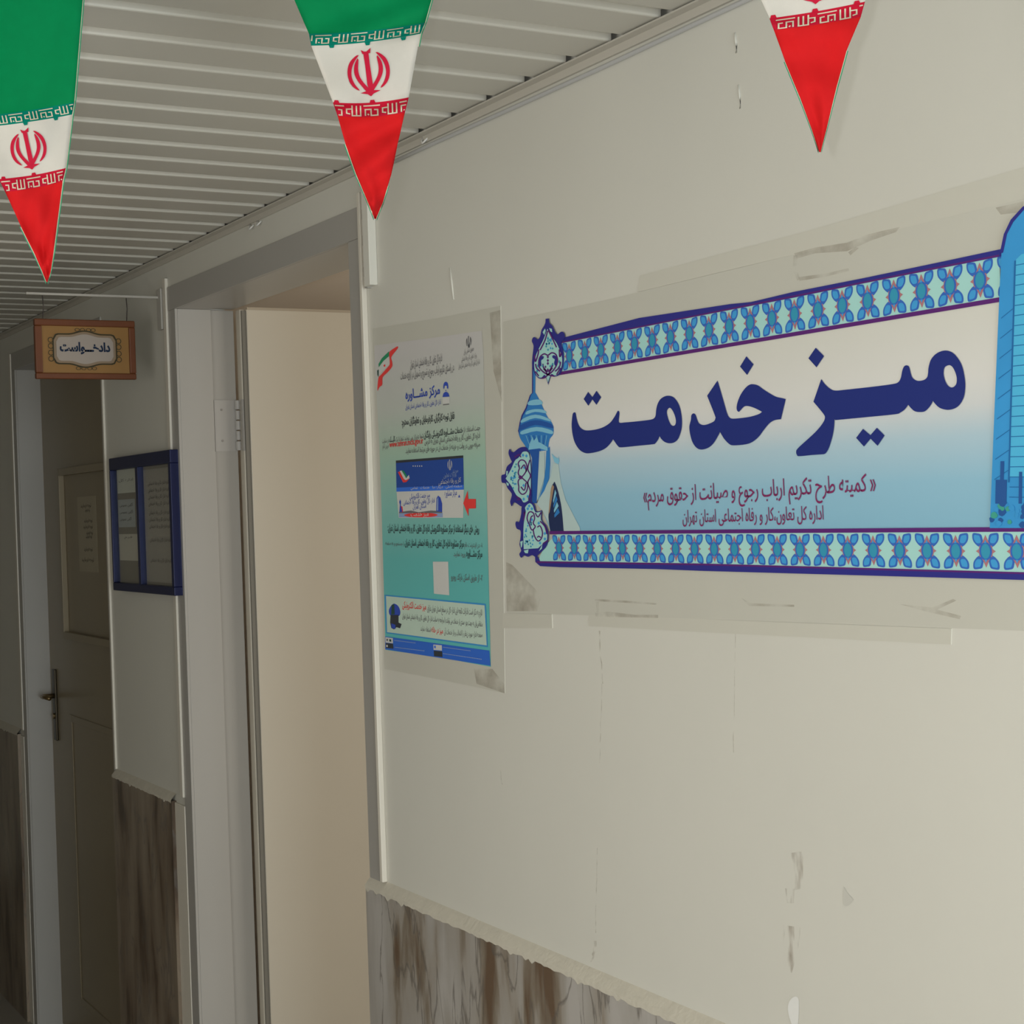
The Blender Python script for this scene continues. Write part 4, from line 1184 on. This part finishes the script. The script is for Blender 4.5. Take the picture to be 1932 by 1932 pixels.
TX = [('جمهوری اسلامی ایران', (877, 668), (896, 660.5), 0.016, 'soft', 0), ('وزارت تعاون، کار و رفاه اجتماعی', (872.6, 682), (901, 673.5), 0.016, 'soft', 0), ('اداره کل تعاون، کار و رفاه اجتماعی استان تهران', (867, 695), (907, 686), 0.016, 'soft', 0),
      ('اداره کل تعاون، کار و رفاه اجتماعی استان تهران', (776, 694), (836, 681), 0.027, 'soft', .004), ('در راستای تکریم ارباب رجوع و تسریع و تسهیل در ارائه خدمات', (757.6, 716), (858.6, 698.5), 0.026, 'soft', .004),
      ('مرکز مشـــاوره', (767, 753), (832, 743), 0.033, 'blue', .02), ('اداره کل تعاون، کار و رفاه اجتماعی استان تهران', (767, 772), (833.7, 762), 0.017, 'blue', .002),
      ('قابل توجه کارگران، کارفرمایان و تعاونگران محترم:', (760, 802), (859.3, 790), 0.024, 'black', .016),
      ('جهت استفاده از', (876, 816), (907.5, 811), 0.019, 'soft', .002), ('خدمات مشـــاوره الکترونیـکی رایگـان', (802, 826), (875, 816), 0.022, 'black', .014), ('شما عزیزان می توانید تنها با یک', (748, 833), (801, 826), 0.017, 'soft', .002), ('کلیـــک', (737, 834), (747, 832.5), 0.020, 'black', .014), ('در سایت', (723, 836), (736, 834), 0.017, 'soft', .002),
      ('اداره کل تعاون، کار و رفاه اجتماعی استان تهران به آدرس', (803, 838), (907.5, 826), 0.019, 'soft', .004), ('ضمن انجام', (723.5, 846), (735, 844), 0.016, 'soft', .002),
      ('صرفه جویی در وقت و هزینه از خدمات آن در حوزه های مرتبط استفاده نمایید.', (767, 855), (907.5, 843), 0.019, 'soft', .004),
      ('روش های دیگر استفاده از مرکز مشاوره الکترونیکی اداره کل تعاون، کار و رفاه اجتماعی استان تهران:', (733.5, 1001.5), (906, 1004.5), 0.026, 'black', .012),
      ('۱- در اینترنت نام', (878, 1031.5), (911.7, 1033), 0.017, 'soft', 0), ('مرکز مشاوره اداره کل تعاون، کار و رفاه اجتماعی استان تهران', (766, 1029), (877, 1031.5), 0.024, 'black', .012), ('را جستجو و به صفحه', (729, 1028), (765, 1029), 0.015, 'soft', 0),
      ('مرکز مشـــاوره', (882, 1049.5), (911.7, 1051), 0.024, 'black', .014), ('ورود نمایید.', (857.4, 1049), (880, 1049.5), 0.017, 'soft', .002),
      ('۲- از طریق اسکن بارکد روبرو', (853, 1093), (912.5, 1096), 0.022, 'soft', .003),
      ('لازم به ذکر است ادارات تابعه این اداره کل در سطح استان تهران دارای', (808, 1152), (911.7, 1161), 0.021, 'soft', .003), ('میز خدمت الکترونیکی', (761, 1146), (806, 1150), 0.024, 'red', .014),
      ('متقاضیان به جهت بهره مندی از خدمات می توانند با مراجعه به سایت اداره کل تعاون، کار و رفاه اجتماعی استان تهران', (761, 1166), (912.5, 1182), 0.019, 'soft', .003),
      ('صفحه اداره مورد نظر را انتخاب و از خدمات آن', (840, 1196), (912.5, 1202.5), 0.019, 'soft', .003), ('میز در خانه', (816, 1192.5), (837.8, 1195), 0.021, 'red', .012), ('استفاده نمایند.', (795, 1189.5), (814.6, 1192.5), 0.018, 'soft', .002)]
for body, l, r_, em, col, bo in TX:
    wall_text(m, body, l, r_, em * 0.84, y1_ - 0.0007, I[col], bo)
wall_text(m, 'www.tehran.mcls.gov.ir', (736.7, 844), (800.3, 836.5), 0.019, y1_ - 0.0007, I['red'], 0.012, rtl=False)
for l, r_ in (((746, 1211), (786, 1216)), ((747, 1224), (803, 1231)), ((838, 1224), (890, 1231)), ((838, 1236), (911, 1247))):
    wall_text(m, '------------------------', l, r_, 0.016, y1_ - 0.0007, I['grey'], 0.0, rtl=False)
m.build('writing', IM, PS)

# ------------------------------------------------------------------ pennants
GREEN = mat('green_cloth', (0.0, 0.19, 0.062), 0.75, noise=(60, 0.10), bump=(900, 0.15, 0.0006))
TEALC = mat('teal_green_cloth', (0.0, 0.17, 0.12), 0.75)
WHITEC = mat('white_cloth', (0.56, 0.53, 0.48), 0.75, noise=(60, 0.05), bump=(900, 0.15, 0.0006))
REDC = mat('red_cloth', (0.56, 0.011, 0.013), 0.75, noise=(60, 0.08), bump=(900, 0.15, 0.0006))
CRIM = mat('crimson_cloth', (0.46, 0.008, 0.03), 0.75)
EMBR = mat('crimson_print', (0.48, 0.012, 0.04), 0.75)
CREAM = mat('cream_print', (0.58, 0.52, 0.40), 0.75)
EDGEG = mat('green_stitching', (0.02, 0.24, 0.12), 0.8)


def pennant(rows, depth, label, mirrored, half, edging, seed, folds, sag):
    """rows: nine stations from cord to tip (left, right sight points); the cloth hangs at the given distance"""
    rnd = random.Random(seed)
    tip = rows[-1]

    def at(t):                              # station parameter -> (left, right)
        i = min(int(t), len(rows) - 2)
        u = t - i
        g = lambda k: rows[max(0, min(len(rows) - 1, k))]
        res = []
        for sd in (0, 1):
            q = []
            for c in (0, 1):
                a, b_, c_, d = g(i - 1)[sd][c], g(i)[sd][c], g(i + 1)[sd][c], g(i + 2)[sd][c]
                q.append(b_ + (c_ - b_) * u)
            res.append(q)
        return res

    def relief(s, t):
        z = 0.0
        for a, fs, ft, ph in folds:
            z += a * math.sin(fs * s + ft * t + ph)
        return z

    def surf(s, t, off=0.0):
        L, R_ = at(t)
        px = L[0] + (R_[0] - L[0]) * s
        py = L[1] + (R_[1] - L[1]) * s + sag * 4 * s * (1 - s) * (1 if t < 5 else max(0, (7 - t) / 2))
        return CAM + ray(px, py) * (depth + relief(s, t) - off)

    root_p = surf(0.5, 0)
    root = empty('pennant', root_p, label, 'flag', 'bunting pennants strung across the corridor')
    nS = 20
    m_ = MB()
    tv = []
    for i in range(len(rows) - 1):
        k = 10 if i in (0, 1, 3, 5, 6) else 4
        tv += [i + j / k for j in range(k)]
    tv.append(len(rows) - 1 - 1e-4)
    vs = [surf(j / nS, t) for t in tv for j in range(nS + 1)]
    for i in range(len(tv) - 1):
        tm = (tv[i] + tv[i + 1]) / 2
        mi = 0 if tm < 2 else 1 if tm < 3 else 2 if tm < 4 else 3 if tm < 5 else 4
        n = nS + 1
        for j in range(nS):
            m_.f.append((i * n + j, i * n + j + 1, (i + 1) * n + j + 1, (i + 1) * n + j)); m_.m.append(mi)
    m_.v = [tuple(v) for v in vs]
    cl = m_.build('cloth', [GREEN, TEALC, WHITEC, CRIM, REDC], root, smooth=True)
    so = cl.modifiers.new('thickness', 'SOLIDIFY')
    so.thickness = 0.0005
    so.offset = 0
    # printed marks
    OFF = 0.0016

    def wd(t):
        L, R_ = at(t)
        return math.hypot(R_[0] - L[0], R_[1] - L[1])

    def mark(a, t):                          # a: pixels from the middle of the cloth
        a = -a if mirrored else a
        return surf(0.5 + a / wd(t), t, OFF)

    e_ = MB()
    tc_ = 3.5
    hh = 0.37
    sc = half * 1.20
    for l in EMB:
        dense = []
        for i in range(len(l)):
            dense.append(l[i])
        dense = grow(dense, 0.028)
        tris = [[dense[i] for i in tr] for tr in tessellate_polygon([[Vector((x, y, 0)) for x, y in dense]])]
        for _ in range(3):                   # fine enough to follow the folds of the cloth
            nxt = []
            for A_, B2, C2 in tris:
                ab_, bc_, ca_ = [((p[0] + q[0]) / 2, (p[1] + q[1]) / 2) for p, q in ((A_, B2), (B2, C2), (C2, A_))]
                nxt += [(A_, ab_, ca_), (ab_, B2, bc_), (ca_, bc_, C2), (ab_, bc_, ca_)]
            tris = nxt
        for tr in tris:
            e_.add([mark(x * sc, tc_ - y * hh) for x, y in tr], [(0, 1, 2)])
    emo = e_.build('emblem', EMBR, root)
    bmw = bmesh.new()
    bmw.from_mesh(emo.data)
    bmesh.ops.remove_doubles(bmw, verts=bmw.verts, dist=1e-5)
    bmw.to_mesh(emo.data)
    bmw.free()
    k_ = MB()

    def stroke(pts, t_lo, t_hi, x0, w_):
        for (a0, v0), (a1, v1) in zip(pts[:-1], pts[1:]):
            ln = math.hypot(a1 - a0, (v1 - v0) * 0.68) or 1
            nx, nv = -(v1 - v0) * 0.68 / ln * w_, (a1 - a0) / ln * w_ / 0.68
            ex, ev = (a1 - a0) / ln * w_ * .9, (v1 - v0) / ln * w_ * .9
            nseg = 6
            A0, V0, DA, DV = a0, v0, (a1 - a0) / nseg, (v1 - v0) / nseg
            for sg in range(nseg):
                a0, v0, a1, v1 = A0 + DA * sg, V0 + DV * sg, A0 + DA * (sg + 1), V0 + DV * (sg + 1)
                if 0 < sg:
                    ex_a = ev_a = 0.0
                else:
                    ex_a, ev_a = ex, ev
                ex_b, ev_b = (ex, ev) if sg == nseg - 1 else (0.0, 0.0)
                quad = [(a0 - ex_a + nx, v0 - ev_a + nv), (a1 + ex_b + nx, v1 + ev_b + nv), (a1 + ex_b - nx, v1 + ev_b - nv), (a0 - ex_a - nx, v0 - ev_a - nv)]
                ok = True
                P = []
                for a, v in quad:
                    t = t_lo + (t_hi - t_lo) * v
                    aa = x0 + a * half
                    if abs(aa) > wd(t) * 0.5 - 1.0:
                        ok = False
                    P.append(mark(aa, t))
                if ok:
                    k_.add(P, [(0, 1, 2, 3)])

    G1 = [[(.22, .62), (.05, .60), (.05, .08), (.42, .08), (.42, .66), (.74, .66), (.74, .12)], [(.57, .16), (.59, .2)], [(-.05, 1.0), (.35, 1.0), (.8, 1.0)]]
    G2 = [[(1.0, .98), (1.0, .08), (1.47, .08), (1.47, 1.02)], [(1.23, .1), (1.23, .98)], [(1.47, .72), (1.78, .70), (1.78, .3), (1.62, .25)]]
    for t_lo, t_hi in ((2.88, 2.16), (4.96, 4.22)):
        n0_ = -4
        for r in range(n0_, 5):
            x0 = r * 2 * half + half * ((0.15 if t_lo < 4 else 0.62) - (0.52 if mirrored else 0))
            for g_ in G1 + G2:
                stroke([(1.8 - a, v) for a, v in g_] if True else g_, t_lo, t_hi, x0, 0.040)
    k_.build('script_band', CREAM, root)
    # notches on the colour joins
    for nm, tb, dr, mt in (('green_notch', 3.0, 0.050, TEALC), ('red_notch', 4.0, -0.042, CRIM)):
        for r in range(-3, 4):
            n_ = MB()
            a0 = r * 2 * half + half * 0.1
            if abs(a0) + half * .16 < wd(tb) / 2:
                n_.add([mark(a0 - half * .16, tb - dr * .2), mark(a0 + half * .16, tb - dr * .2), mark(a0 + half * .10, tb + dr), mark(a0 - half * .10, tb + dr)], [(0, 1, 2, 3)])
                n_.build(nm, mt, root)
    # selvedge
    for sd, ta, tb in edging:
        for nm, o0, o1, mt in (('hem', -0.6, 1.6, CREAM), ('hem_stitching', 1.6, 3.6, EDGEG)):
            h_ = MB()
            st = [ta + (tb - ta) * i / 24 for i in range(25)]
            vs = []
            for t in st:
                w_ = max(wd(t), 6)
                f_ = 1.0
                for o in (o0 * f_, o1 * f_):
                    L, R_ = at(t)
                    p = R_ if sd else L
                    sgn = 1 if sd else -1
                    u_ = min(1, max(0, (t - 7) / 1.9))
                    vs.append(CAM + ray(p[0] + sgn * o * (1 - 0.85 * u_), p[1] + 1.9 * o * u_ * u_) * (depth + relief(sd, t) + 0.0006))
            h_.add(vs, [(2 * i, 2 * i + 1, 2 * i + 3, 2 * i + 2) for i in range(24)])
            h_.build(nm, mt, root)
    return root_p, surf(0, 0), surf(1, 0)


T_ = []
T_.append(pennant([((-170, -64), (164, -84)), ((-140, 20), (157, -14)), ((-60, 222), (140, 193)), ((-46, 241), (136, 216)), ((-2, 338), (124, 317)), ((10, 362), (118, 342)), ((40, 428), (109, 412)), ((66, 480), (101, 474)), ((79, 510), (95, 514)), ((88, 532), (89.5, 532))],
        2.30, 'leftmost pennant, dark green top cut by the left edge, hanging above the wooden sign', False, 29.0, ((1, 0.6, 8.9), (0, 6.0, 8.9)), 1,
        [(0.006, 3.0, 0.9, 0.3), (0.0035, 7.0, -2.2, 1.0), (0.002, 12.0, 3.0, 0.0)], 3))
T_.append(pennant([((505, -150), (862, -180)), ((552, -8), (820, -22)), ((583, 64), (802, 42)), ((587, 86), (793, 64)), ((628, 193), (771, 184)), ((637, 219), (764, 212)), ((652, 272), (751, 268)), ((672, 328), (738, 330)), ((692, 376), (722, 382)), ((707, 413), (709, 413))],
        2.13, 'middle pennant with full red emblem on white, hanging in front of the door frame corner', False, 34.0, ((0, 6.0, 8.9), (1, 0, 3.2), (1, 7.4, 8.9)), 2,
        [(0.006, 3.6, 1.1, 1.2), (0.006, 4.0, 4.2, 0.2), (0.002, 9.0, -2.4, 0.6)], 5))
T_.append(pennant([((1308, -400), (1775, -448)), ((1352, -215), (1725, -245)), ((1384, -118), (1682, -150)), ((1392, -95), (1672, -125)), ((1452, 35), (1632, 3)), ((1460, 57), (1624, 32)), ((1482, 117), (1597, 96)), ((1510, 185), (1578, 165)), ((1532, 245), (1560, 240)), ((1546, 287), (1548, 287))],
        1.76, 'rightmost pennant seen from its back, red tip with mirrored script, against the bare wall', True, 40.0, ((0, 6.0, 8.9), (1, 6.0, 8.9)), 3,
        [(0.004, 3.2, 0.8, 2.0), (0.0045, -2.2, 3.4, 0.9), (0.0015, 10.0, -2.0, 0.6)], 2))
pts = []
for rp, l, r_ in T_:
    pts += [l, rp, r_]
pts = [pts[0] + (pts[0] - pts[2]) * 1.6] + pts + [pts[-1] + (pts[-1] - pts[-3]) * 0.15]
pts = [Vector((p.x, min(p.y, -0.01), min(max(p.z, ZC - 0.02) + 0.006, ZC - 0.004))) for p in pts]
m = MB(); m.tube(pts, 0.0015, 8)
tag(m.build('bunting_cord', mat('white_cord', (0.6, 0.58, 0.52), 0.8), smooth=True), 'thin cord under the ceiling carrying the three pennants', 'cord')
